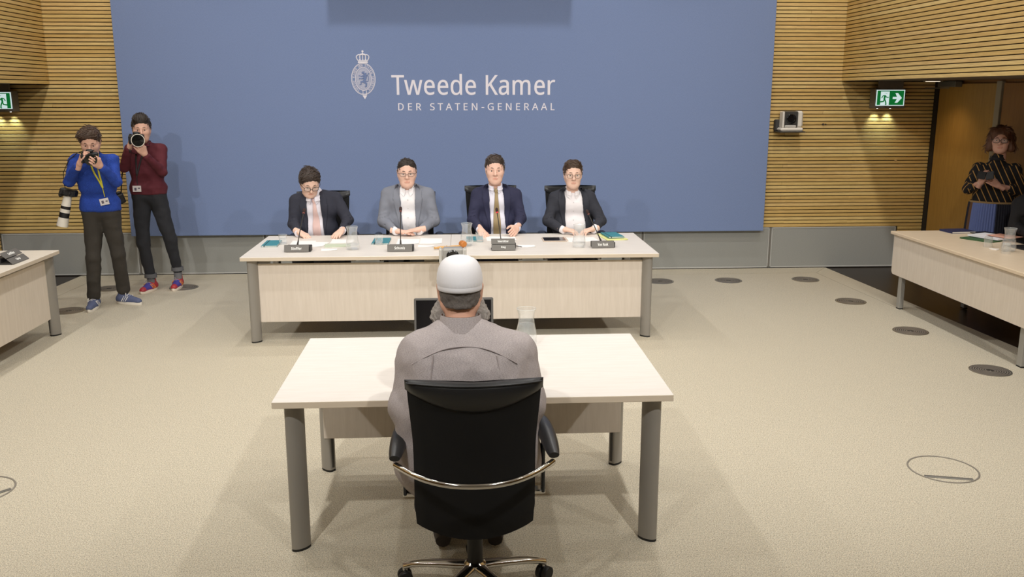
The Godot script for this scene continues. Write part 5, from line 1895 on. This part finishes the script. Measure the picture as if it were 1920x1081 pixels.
func build_people() -> void:
	var fair := skin_mat(232, 194, 174)
	var white := mat(240, 238, 240, 0.8)
	var navy := mat(48, 50, 64, 0.85, 0, "suit", 6.0)
	# man in a pink tie, looking down at his papers
	seated({"cx": -1.40, "sy": 1.075, "z": -8.72, "seed": 3, "label": "man in a dark navy jacket and pink tie looking down and writing",
		"sL": V(-1.585, 1.045, -8.70), "sR": V(-1.20, 1.06, -8.72), "eL": V(-1.60, 0.835, -8.62), "eR": V(-1.085, 0.865, -8.64),
		"wL": V(-1.535, 0.785, -8.44), "wR": V(-1.115, 0.80, -8.47), "v": [Vector2(-1.468, 1.115), Vector2(-1.462, 0.70), Vector2(-1.352, 1.115), Vector2(-1.308, 0.70)],
		"neck": V(-1.408, 1.085, -8.665), "jacket": navy, "shirt": mat(232, 228, 236, 0.8), "tie": mat(222, 190, 184, 0.7), "tie_x0": -1.398, "tie_x1": -1.375,
		"hands": [[V(-1.512, 0.785, -8.40), V(0.75, -0.25, 0.6), true, true], [V(-1.122, 0.795, -8.42), V(-0.25, -0.2, 0.9), false, false]],
		"head": hxf(V(-1.43, 1.228, -8.615), 0.30, 0.50, 0.0, 1.1), "skin": fair, "style": "side", "hair": mat(66, 50, 40, 0.6, 0, "strands", 6.0), "glasses": mat(44, 40, 40, 0.4), "gr": 0.0024})
	# man in a light grey suit, hands folded
	seated({"cx": -0.512, "sy": 1.135, "z": -8.74, "seed": 9, "label": "man in a light grey suit and open white collar with folded hands",
		"sL": V(-0.708, 1.095, -8.74), "sR": V(-0.315, 1.095, -8.74), "eL": V(-0.748, 0.85, -8.66), "eR": V(-0.268, 0.85, -8.66), "bulk": 1.08,
		"wL": V(-0.635, 0.79, -8.46), "wR": V(-0.375, 0.79, -8.46), "v": [Vector2(-0.588, 1.19), Vector2(-0.555, 0.70), Vector2(-0.442, 1.19), Vector2(-0.435, 0.70)],
		"neck": V(-0.514, 1.155, -8.715), "jacket": mat(140, 144, 156, 0.85, 0, "suit", 6.0), "shirt": white,
		"hands": [[V(-0.605, 0.785, -8.43), V(0.95, -0.08, 0.3), true, false], [V(-0.395, 0.80, -8.42), V(-0.95, -0.10, 0.25), false, false]],
		"head": hxf(V(-0.513, 1.303, -8.69), 0.06, 0.05, 0.0, 1.11), "skin": skin_mat(230, 188, 168), "style": "buzz", "hair": mat(60, 48, 40, 0.7, 0, "strands", 6.0), "glasses": mat(52, 48, 46, 0.4), "gh": 0.013})
	# man in a gold tie, hands apart
	seated({"cx": 0.345, "sy": 1.125, "z": -8.74, "seed": 14, "label": "smiling man in a navy suit and gold tie with hands apart on the table",
		"sL": V(0.165, 1.09, -8.74), "sR": V(0.53, 1.088, -8.74), "eL": V(0.118, 0.86, -8.65), "eR": V(0.588, 0.87, -8.65),
		"wL": V(0.172, 0.80, -8.45), "wR": V(0.538, 0.81, -8.46), "v": [Vector2(0.272, 1.19), Vector2(0.298, 0.70), Vector2(0.408, 1.19), Vector2(0.438, 0.70)],
		"neck": V(0.338, 1.172, -8.715), "jacket": mat(46, 48, 78, 0.85, 0, "suit", 6.0), "shirt": mat(232, 230, 242, 0.8), "tie": mat(156, 136, 98, 0.6), "tie_x0": 0.344, "tie_x1": 0.352,
		"hands": [[V(0.185, 0.795, -8.40), V(0.25, -0.35, 0.9), true, false], [V(0.53, 0.81, -8.42), V(-0.35, -0.25, 0.85), false, false, V(0.85, 0.5, 0.2)]],
		"head": hxf(V(0.334, 1.330, -8.69), 0.0, 0.05, 0.0, 1.1), "skin": skin_mat(230, 188, 168), "style": "short", "hair": mat(84, 68, 58, 0.6, 0, "strands", 6.0)})
	# man without a tie
	seated({"cx": 1.092, "sy": 1.09, "z": -8.74, "seed": 21, "label": "man in a dark jacket and open white shirt with round glasses",
		"sL": V(0.922, 1.052, -8.74), "sR": V(1.262, 1.052, -8.74), "eL": V(0.848, 0.84, -8.64), "eR": V(1.368, 0.84, -8.64),
		"wL": V(0.955, 0.79, -8.46), "wR": V(1.285, 0.79, -8.46), "v": [Vector2(1.015, 1.15), Vector2(1.02, 0.70), Vector2(1.165, 1.15), Vector2(1.23, 0.70)],
		"neck": V(1.092, 1.118, -8.715), "jacket": mat(50, 52, 62, 0.85, 0, "suit", 6.0), "shirt": mat(240, 236, 238, 0.8),
		"hands": [[V(0.985, 0.788, -8.43), V(0.85, -0.1, 0.5), true, true], [V(1.262, 0.788, -8.43), V(-0.85, -0.1, 0.5), false, true]],
		"head": hxf(V(1.092, 1.282, -8.69), -0.03, 0.05, 0.0, 1.08), "skin": fair, "style": "short", "hair": mat(88, 64, 46, 0.6, 0, "strands", 6.0), "glasses": mat(96, 84, 74, 0.3, 0.6), "gw": 0.023, "gh": 0.018})
	# person in black at the right edge, mostly outside the view
	seated({"cx": 5.33, "sy": 1.12, "z": -7.95, "seed": 30, "far": true, "label": "person in a black jacket cut off at the right edge behind the right table",
		"sL": V(5.16, 1.06, -7.97), "sR": V(5.46, 1.06, -7.95), "eL": V(5.115, 0.85, -7.93), "eR": V(5.47, 0.86, -7.85),
		"wL": V(5.13, 0.80, -7.62), "wR": V(5.36, 0.80, -7.62), "jacket": mat(30, 29, 31, 0.8, 0, "suit", 6.0),
		"hands": [[V(5.13, 0.795, -7.60), V(0.2, -0.1, 0.9), true, false], [V(5.35, 0.795, -7.60), V(-0.2, -0.1, 0.9), false, false]],
		"head": hxf(V(5.34, 1.30, -7.93), -0.6, 0.1, 0.0, 1.05), "skin": fair, "style": "short", "hair": mat(60, 46, 36, 0.6, 0, "strands", 6.0)})
	build_witness()
	build_photographers()
	build_woman()

func build_witness() -> void:
	# man in grey at the witness table, seen from behind; he faces -z
	var t := thing("person", V(0.02, 0, -3.45), "man in a grey robe and white cap seen from behind", "person")
	var robe := mat(198, 188, 187, 0.82, 0, "fleck", 4.0)
	var f := Field.new(V(-0.46, 0.40, -4.08), V(0.50, 1.24, -3.16), 0.0125)
	f.cap(V(-0.10, 0.60, -3.45), V(0.14, 0.60, -3.45), 0.185, 0.185, 0.06)
	f.cap(V(-0.10, 0.80, -3.47), V(0.135, 0.80, -3.47), 0.175, 0.175, 0.08, 1.0, 1.05)
	f.cap(V(-0.10, 0.97, -3.50), V(0.135, 0.97, -3.50), 0.145, 0.145, 0.08, 1.0, 1.0)
	f.cap(V(-0.165, 1.02, -3.52), V(0.20, 1.02, -3.52), 0.088, 0.088, 0.07)
	f.cap(V(-0.05, 1.085, -3.525), V(0.045, 1.085, -3.525), 0.082, 0.082, 0.06)
	f.cap(V(-0.185, 1.01, -3.52), V(-0.222, 0.82, -3.47), 0.085, 0.070, 0.03)
	f.cap(V(-0.222, 0.82, -3.47), V(-0.16, 0.80, -3.85), 0.074, 0.05, 0.03)
	f.cap(V(0.222, 1.01, -3.52), V(0.258, 0.82, -3.47), 0.085, 0.070, 0.03)
	f.cap(V(0.258, 0.82, -3.47), V(0.19, 0.80, -3.85), 0.074, 0.05, 0.03)
	for s in [-1.0, 1.0]:
		f.cap(V(0.02 + s * 0.12, 0.57, -3.45), V(0.02 + s * 0.13, 0.56, -3.88), 0.11, 0.085, 0.03)
	# drapery folds from the shoulder blades to the arms
	for s in [-1.0, 1.0]:
		for i in 3:
			var a := V(0.02 + s * (0.145 + i * 0.035), 1.0 - i * 0.025, -3.40 - i * 0.012)
			var b := V(0.02 + s * (0.20 + i * 0.022), 0.84 - i * 0.02, -3.36 - i * 0.02)
			f.cap(a, b, 0.012, 0.018, 0.028)
	wpart("robe", from_dict(f.build(noise_of(41, 5.0, 3), 0.012, V(1.2, 1.0, 1.0))), robe, t)
	var sk := Field.new(V(-0.24, 0.04, -4.0), V(0.28, 0.66, -3.5), 0.02)
	for s in [-1.0, 1.0]:
		sk.cap(V(0.02 + s * 0.13, 0.55, -3.86), V(0.02 + s * 0.12, 0.16, -3.84), 0.09, 0.085, 0.05)
	wpart("robe_skirt", from_dict(sk.build()), robe, t)
	# seams: yoke and sleeve seams lie on the cloth
	var seam := mat(158, 149, 148, 0.85)
	var k := MB.new()
	var yoke := []
	for i in 25:
		var yx := lerpf(-0.20, 0.215, i / 24.0)
		yoke.append(Vector2(yx, 1.083 - 0.068 * pow(absf(yx - 0.008) / 0.207, 2.2)))
	for l in [yoke, [Vector2(-0.115, 1.055), Vector2(-0.125, 0.96), Vector2(-0.13, 0.84)], [Vector2(0.135, 1.05), Vector2(0.15, 0.96), Vector2(0.155, 0.84)]]:
		var pts := []
		for p in pl(l, 24):
			pts.append(V(p.x, p.y, f.fz(p.x, p.y) + 0.0005))
		k.tube(pts, 0.0028, 6)
	wpart("seam", k, seam, t)
	# stand collar, open to the front (-z)
	k = MB.new()
	var rows := []
	for i in 33:
		var a := TAU * i / 32.0
		var dx := cos(a); var dz := sin(a)
		var b := V(-0.006 + dx * 0.086, 1.135 + 0.004 * dz, -3.53 + dz * 0.082)
		rows.append([b + V(dx * 0.012, -0.03, dz * 0.016), b + V(dx * 0.004, 0.0, dz * 0.004), b + V(-dx * 0.005, 0.046, -dz * 0.005), b + V(-dx * 0.009, 0.048, -dz * 0.009), b + V(-dx * 0.012, 0.0, -dz * 0.012)])
	k.grid(rows, false, false)
	wpart("collar", k, robe, t)
	var hx := hxf(V(-0.007, 1.268, -3.565), PI, 0.16, 0.0, 1.09)
	var b := add_body(t, hx, [[HAND_FLAT, hand_xf(V(-0.15, 0.785, -3.9), V(0.5, -0.1, -0.85), Vector3.UP, false)], [HAND_FLAT, hand_xf(V(0.18, 0.785, -3.9), V(-0.5, -0.1, -0.85), Vector3.UP, true)]],
		[[[hx * V(0, -0.15, -0.03), V(0.01, 1.0, -3.5), V(0.02, 0.6, -3.45)], [0.054, 0.05, 0.05]], [[V(0, 1.0, -3.5), V(-0.185, 1.0, -3.52), V(-0.222, 0.82, -3.47), V(-0.15, 0.79, -3.9)], [0.05, 0.05, 0.045, 0.027]], [[V(0, 1.0, -3.5), V(0.222, 1.0, -3.52), V(0.258, 0.82, -3.47), V(0.18, 0.79, -3.9)], [0.05, 0.05, 0.045, 0.027]]], skin_mat(214, 166, 142))
	# fringe of grey hair under the cap
	var hf := Field.new(V(-0.12, -0.16, -0.14), V(0.12, 0.14, 0.10), 0.0055)
	hf.cap(V(0, 0.03, -0.013), V(0, 0.03, -0.012), 0.0915, 0.0915, 0.02, 1.16, 0.93)
	hf.plane(V(0, 1, 0), 0.012)
	hf.cap(V(0, -0.03, -0.03), V(0, -0.045, -0.035), 0.066, 0.06, 0.03)
	hf.cap(V(0, -0.02, cos(0.0) * 0.12), V(0, -0.2, 0.12), 0.09, 0.11, 0.012, 0.6, 1.0, true)
	hf.plane(V(0, -0.97, 0.25).normalized(), 0.036)
	k = MB.new()
	k.add(hf.build(noise_of(51, 40.0, 2), 0.004), hx)
	wpart("hair", k, mat(128, 120, 114, 0.8, 0, "strands", 8.0), t)
	# long grey beard
	var bf := Field.new(V(-0.14, -0.30, -0.06), V(0.14, 0.02, 0.15), 0.0065)
	for s in [-1.0, 1.0]:
		bf.cap(V(s * 0.07, -0.03, 0.03), V(s * 0.078, -0.09, 0.035), 0.014, 0.030, 0.02)
		bf.cap(V(s * 0.076, -0.09, 0.035), V(s * 0.03, -0.16, 0.06), 0.031, 0.045, 0.02)
	bf.cap(V(0, -0.12, 0.07), V(0, -0.23, 0.07), 0.055, 0.04, 0.03)
	k = MB.new()
	k.add(bf.build(noise_of(61, 70.0, 3), 0.010), hx)
	wpart("beard", k, mat(196, 188, 180, 0.9, 0, "strands", 9.0), t)
	# knitted cap
	k = MB.new()
	var cr := []
	var cc := V(-0.008, 0, -3.549)
	for p in [[0.0905, 1.250], [0.0945, 1.252], [0.0955, 1.262], [0.0957, 1.275], [0.0945, 1.277], [0.0962, 1.281], [0.0965, 1.30], [0.0945, 1.33], [0.0885, 1.36], [0.078, 1.386], [0.062, 1.405], [0.04, 1.417], [0.018, 1.422], [0.001, 1.423]]:
		var row := []
		for i in 72:
			var a := TAU * i / 72.0
			var rr: float = p[0] * 0.955 * (1.0 + (0.010 if i % 2 == 0 else -0.006) * (1.0 if p[1] > 1.279 and p[1] < 1.41 else 0.15))
			var tilt: float = 0.10 * sin(a) * p[0]
			row.append(cc + V(cos(a) * rr, 1.423 - (1.423 - p[1]) * 0.80 + tilt * 0.3, sin(a) * rr * 1.22))
		cr.append(row)
	k.grid(cr, true, false)
	wpart("cap", k, mat(238, 237, 240, 0.9, 0, "weave", 9.0), t)
	for s in [-1.0, 1.0]:
		k = MB.new()
		k.tube([V(0.02 + s * 0.12, 0.05, -3.78), V(0.02 + s * 0.12, 0.055, -3.85), V(0.02 + s * 0.13, 0.045, -3.97), V(0.02 + s * 0.135, 0.035, -4.05)], [0.034, 0.046, 0.042, 0.026], 12, true, 0.9)
		wpart("shoe", k, mat(40, 30, 26, 0.5), t)

func build_photographers() -> void:
	var black := mat(24, 24, 25, 0.5)
	var bone := mat(226, 220, 206, 0.5)
	var skin := skin_mat(216, 170, 148)
	# man in a blue sweater, bent over his camera
	var z := -8.72
	standing({"z": z, "seed": 71, "label": "photographer in a blue sweater bent over a black camera, yellow lanyard", "hip": V(-3.452, 0.965, -8.78),
		"sL": V(-3.612, 1.44, z), "sR": V(-3.285, 1.438, z), "eL": V(-3.655, 1.25, z + 0.10), "eR": V(-3.225, 1.245, z + 0.10), "wL": V(-3.505, 1.405, z + 0.24), "wR": V(-3.275, 1.385, z + 0.26),
		"neck": V(-3.45, 1.525, z + 0.03), "top_name": "sweater", "top": mat(44, 84, 182, 0.9, 0, "knit", 2.2), "collar": mat(34, 44, 74, 0.9),
		"kL": V(-3.545, 0.50, -8.72), "aL": V(-3.592, 0.13, -8.76), "kR": V(-3.338, 0.52, -8.80), "aR": V(-3.368, 0.15, -8.93), "dL": V(0.08, 0, 1.0), "dR": V(0.95, 0, 0.35), "trousers": mat(62, 57, 50, 0.9, 0, "suit", 5.0),
		"shoe": mat(84, 92, 122, 0.8), "sole": mat(222, 214, 200, 0.7), "lace": mat(226, 222, 216, 0.8), "accent": mat(224, 222, 220, 0.7),
		"badge": Vector2(-3.365, 1.055), "badge_tilt": 0.2, "lanyard": mat(206, 196, 62, 0.7),
		"head": hxf(V(-3.43, 1.615, z + 0.09), 0.25, 0.42, 0.0, 1.07), "hands": [[V(-3.475, 1.425, z + 0.27), V(0.45, 0.75, 0.35), true, V(-0.75, 0.3, 0.6)], [V(-3.285, 1.405, z + 0.28), V(-0.15, 0.45, 0.75), false, V(0.8, -0.5, 0.2)]],
		"skin": skin, "style": "side", "hair": mat(84, 60, 42, 0.6, 0, "strands", 6.0),
		"strap": [V(-3.535, 1.53, z - 0.01), V(-3.575, 1.512, z + 0.05), V(-3.655, 1.445, z + 0.062), V(-3.72, 1.33, z + 0.05), V(-3.735, 1.22, z + 0.03), V(-3.72, 1.165, z + 0.03)]})
	photo_camera("photo_camera", V(-3.375, 1.485, z + 0.27), Basis(Vector3.UP, 0.42) * Basis(Vector3.RIGHT, 0.12), [[0.05, 0.042, 0.046], [0.055, 0.047, 0.054]], [black, black], "black camera held up by the photographer in blue")
	var tl := photo_camera("telephoto_camera", V(-3.705, 1.125, z + 0.03), Basis(Vector3.BACK, -0.26) * Basis(Vector3.RIGHT, PI / 2 - 0.05), [[0.10, 0.034, 0.043], [0.028, 0.0435, 0.0435], [0.035, 0.044, 0.044], [0.05, 0.0445, 0.0445], [0.085, 0.046, 0.052]], [bone, black, bone, black, bone], "camera with a long white lens hanging at the hip of the photographer in blue")
	# man in a maroon shirt
	z = -9.52
	standing({"z": z, "seed": 81, "label": "photographer in a maroon shirt aiming a white lens, standing before the blue backdrop edge", "hip": V(-3.24, 1.04, z),
		"sL": V(-3.385, 1.49, z), "sR": V(-3.085, 1.49, z), "eL": V(-3.425, 1.315, z + 0.12), "eR": V(-3.055, 1.275, z + 0.10), "wL": V(-3.322, 1.50, z + 0.24), "wR": V(-3.135, 1.435, z + 0.28),
		"neck": V(-3.235, 1.555, z + 0.02), "top_name": "shirt", "top": mat(98, 32, 44, 0.85, 0, "suit", 5.0), "collar": mat(92, 30, 42, 0.85), "ankle_r": 0.05, "turnup": mat(96, 96, 98, 0.9),
		"kL": V(-3.335, 0.52, z + 0.02), "aL": V(-3.302, 0.155, z - 0.02), "kR": V(-3.075, 0.56, z - 0.04), "aR": V(-3.062, 0.20, z - 0.16), "dL": V(-0.25, 0, 1.0), "dR": V(0.0, 0, 1.0), "trousers": mat(44, 45, 50, 0.9, 0, "suit", 5.0),
		"shoe": skin_mat(255, 255, 254), "toe": Color(0.06, 0.05, 0.28), "sole": mat(228, 214, 196, 0.6), "lace": mat(150, 150, 152, 0.8), "accent": mat(236, 150, 60, 0.6),
		"badge": Vector2(-3.312, 1.10), "badge_tilt": 0.0, "lanyard": mat(38, 34, 36, 0.7),
		"head": hxf(V(-3.238, 1.692, z + 0.06), 0.28, 0.06, 0.0, 1.07), "hands": [[V(-3.305, 1.53, z + 0.25), V(0.35, 0.85, 0.3), true, V(-0.7, 0.2, 0.65)], [V(-3.145, 1.46, z + 0.29), V(-0.25, 0.6, 0.6), false, V(0.7, -0.6, 0.3)]],
		"skin": skin, "style": "quiff", "hair": mat(56, 44, 36, 0.6, 0, "strands", 6.0),
		"strap": [V(-3.38, 1.56, z - 0.02), V(-3.42, 1.48, z + 0.075), V(-3.47, 1.2, z + 0.09), V(-3.485, 1.05, z + 0.10)]})
	photo_camera("photo_camera", V(-3.225, 1.61, z + 0.26), Basis(Vector3.UP, 0.40) * Basis(Vector3.RIGHT, 0.05), [[0.06, 0.044, 0.05], [0.075, 0.052, 0.064]], [bone, bone], "camera with a short white lens held up by the photographer in maroon")
	photo_camera("photo_camera", V(-3.50, 1.0, z + 0.12), Basis(Vector3.UP, -1.2) * Basis(Vector3.RIGHT, 0.3), [[0.06, 0.033, 0.036], [0.03, 0.036, 0.04]], [black, black], "second black camera hanging at the hip of the photographer in maroon")

func build_woman() -> void:
	var cx := 5.30; var z := -8.62
	var t := thing("person", V(cx, 0, z), "woman in a striped black and gold sweater with a pleated blue skirt, holding a phone", "person")
	var turn := -0.5
	var sL := V(cx - 0.165, 1.33, z); var sR := V(cx + 0.165, 1.33, z)
	var eL := V(cx - 0.235, 1.125, z + 0.05); var eR := V(cx + 0.225, 1.12, z + 0.05)
	var wL := V(cx - 0.135, 1.20, z + 0.20); var wR := V(cx + 0.03, 1.175, z + 0.20)
	t.rotation.y = turn
	var f := Field.new(V(4.95, 0.96, z - 0.24), V(5.68, 1.50, z + 0.34), 0.0115)
	f.cap(V(cx - 0.08, 1.235, z), V(cx + 0.08, 1.235, z), 0.115, 0.115, 0.04, 1.0, 1.02)
	f.cap(V(cx - 0.075, 1.19, z + 0.045), V(cx + 0.075, 1.19, z + 0.045), 0.085, 0.085, 0.03)
	f.cap(V(cx - 0.08, 1.05, z), V(cx + 0.08, 1.05, z), 0.115, 0.115, 0.06)
	f.cap(sL, sR, 0.05, 0.05, 0.05)
	f.cap(V(cx, 1.39, z), V(cx, 1.445, z + 0.01), 0.07, 0.058, 0.04)
	for a in [[sL, eL, wL], [sR, eR, wR]]:
		f.cap(a[0], a[1], 0.055, 0.05, 0.025)
		f.cap(a[1], a[1].lerp(a[2], 0.45), 0.05, 0.046, 0.02)
	f.plane(V(0, -1, 0), -0.995)
	var st := mat(255, 255, 255, 0.9, 0, "stripes", 2.2)
	wpart("sweater", from_dict(f.build(noise_of(91, 8.0, 2), 0.01)), st, t)
	wpart("collar", collar_ring(V(cx - 0.005, 1.425, z + 0.01), 0.062, 0.06, 0.03, 0.01, 0.0, 0.012), mat(28, 26, 28, 0.9), t)
	var k := MB.new()
	var bandrow := []
	for i in 41:
		var a := TAU * i / 40.0
		bandrow.append([V(cx + cos(a) * 0.208, 0.985, z + sin(a) * 0.128), V(cx + cos(a) * 0.208, 1.01, z + sin(a) * 0.128)])
	k.grid(bandrow, false, true)
	wpart("waistband", k, mat(150, 124, 84, 0.8), t)
	# pleated skirt in coloured panels, angles measured from +x towards +z
	var panels := [[-180, -20, mat(30, 30, 38, 0.9)], [-20, 82, mat(30, 31, 42, 0.9)], [82, 148, mat(106, 122, 176, 0.9)], [148, 158, mat(106, 76, 52, 0.9)], [158, 180, mat(34, 34, 46, 0.9)]]
	for p in panels:
		k = MB.new()
		var n := int((p[1] - p[0]) / 1.5)
		var rows := []
		for i in n + 1:
			var ad: float = lerpf(p[0], p[1], i / float(n))
			var a := deg_to_rad(ad)
			var pleat := 0.5 + 0.5 * sin(deg_to_rad(ad * 60.0))
			var row := []
			for j in 9:
				var u := j / 8.0
				var rx := lerpf(0.205, 0.235, pow(u, 0.7)) + pleat * 0.012; var rz := lerpf(0.126, 0.18, pow(u, 0.7)) + pleat * 0.012
				row.append(V(cx + cos(a) * rx, lerpf(0.992, 0.42, u), z + sin(a) * rz))
			rows.append(row)
		k.grid(rows, false, false)
		wpart("skirt_panel", k, p[2], t)
	var skin := skin_mat(206, 158, 138)
	var hx := hxf(V(cx + 0.01, 1.605, z + 0.03), -0.12, 0.02, 0.0, 1.03)
	add_body(t, hx, [[HAND_CURL, hand_xf(wL, V(0.25, 0.75, 0.3), V(-0.5, 0.1, 0.85), true, 0.93)], [HAND_FLAT, hand_xf(wR, V(-0.85, 0.5, 0.15), V(0.1, 0.5, 0.85), false, 0.93)]],
		[[[hx * V(0, -0.16, -0.03), V(cx, 1.3, z), V(cx, 0.9, z)], [0.05, 0.06, 0.06]], [[V(cx, 1.3, z), sL, eL, wL], [0.05, 0.04, 0.036, 0.025]], [[V(cx, 1.3, z), sR, eR, wR], [0.05, 0.04, 0.038, 0.025]],
		[[V(cx - 0.08, 0.9, z), V(cx - 0.09, 0.5, z), V(cx - 0.09, 0.08, z)], [0.08, 0.055, 0.04]], [[V(cx + 0.08, 0.9, z), V(cx + 0.09, 0.5, z), V(cx + 0.09, 0.08, z)], [0.08, 0.055, 0.04]]], skin)
	add_hair(t, hx, "bob", mat(116, 74, 48, 0.55, 0, "strands", 6.0), 95)
	add_glasses(t, hx, mat(34, 28, 28, 0.4), 0.028, 0.019, 0.0026)
	for s in [-1.0, 1.0]:
		k = MB.new()
		k.tube([V(cx + s * 0.09, 0.045, z - 0.06), V(cx + s * 0.09, 0.05, z), V(cx + s * 0.09, 0.035, z + 0.12), V(cx + s * 0.09, 0.025, z + 0.17)], [0.03, 0.04, 0.036, 0.02], 12, true, 0.9)
		wpart("shoe", k, mat(30, 27, 27, 0.4), t)
	k = MB.new()
	k.tube([wL + V(-0.005, -0.01, -0.02), wL + V(0.004, 0.004, 0.0)], 0.03, 16)
	wpart("wristwatch", k, mat(210, 204, 196, 0.3, 0.6), t)
	var ph := thing("phone", V(cx, 0, z) + Basis(Vector3.UP, turn) * V(-0.10, 1.275, 0.27), "black phone in an open folding case in the woman's hands", "phone")
	ph.basis = Basis(Vector3.UP, turn) * Basis(Vector3.UP, -0.1) * Basis(Vector3.RIGHT, -0.5) * Basis(Vector3.BACK, -0.12)
	part("case_front", slab(V(-0.075, -0.04, -0.006), V(0.0, 0.04, 0.004), 0.003), mat(24, 22, 22, 0.5), ph)
	k = MB.new()
	k.box(V(0.036, 0.006, 0.006), V(0.075, 0.085, 0.009), 0.003, Basis(Vector3.UP, -0.35) * Basis(Vector3.BACK, 0.2))
	part("case_flap", k, mat(26, 24, 24, 0.5), ph)
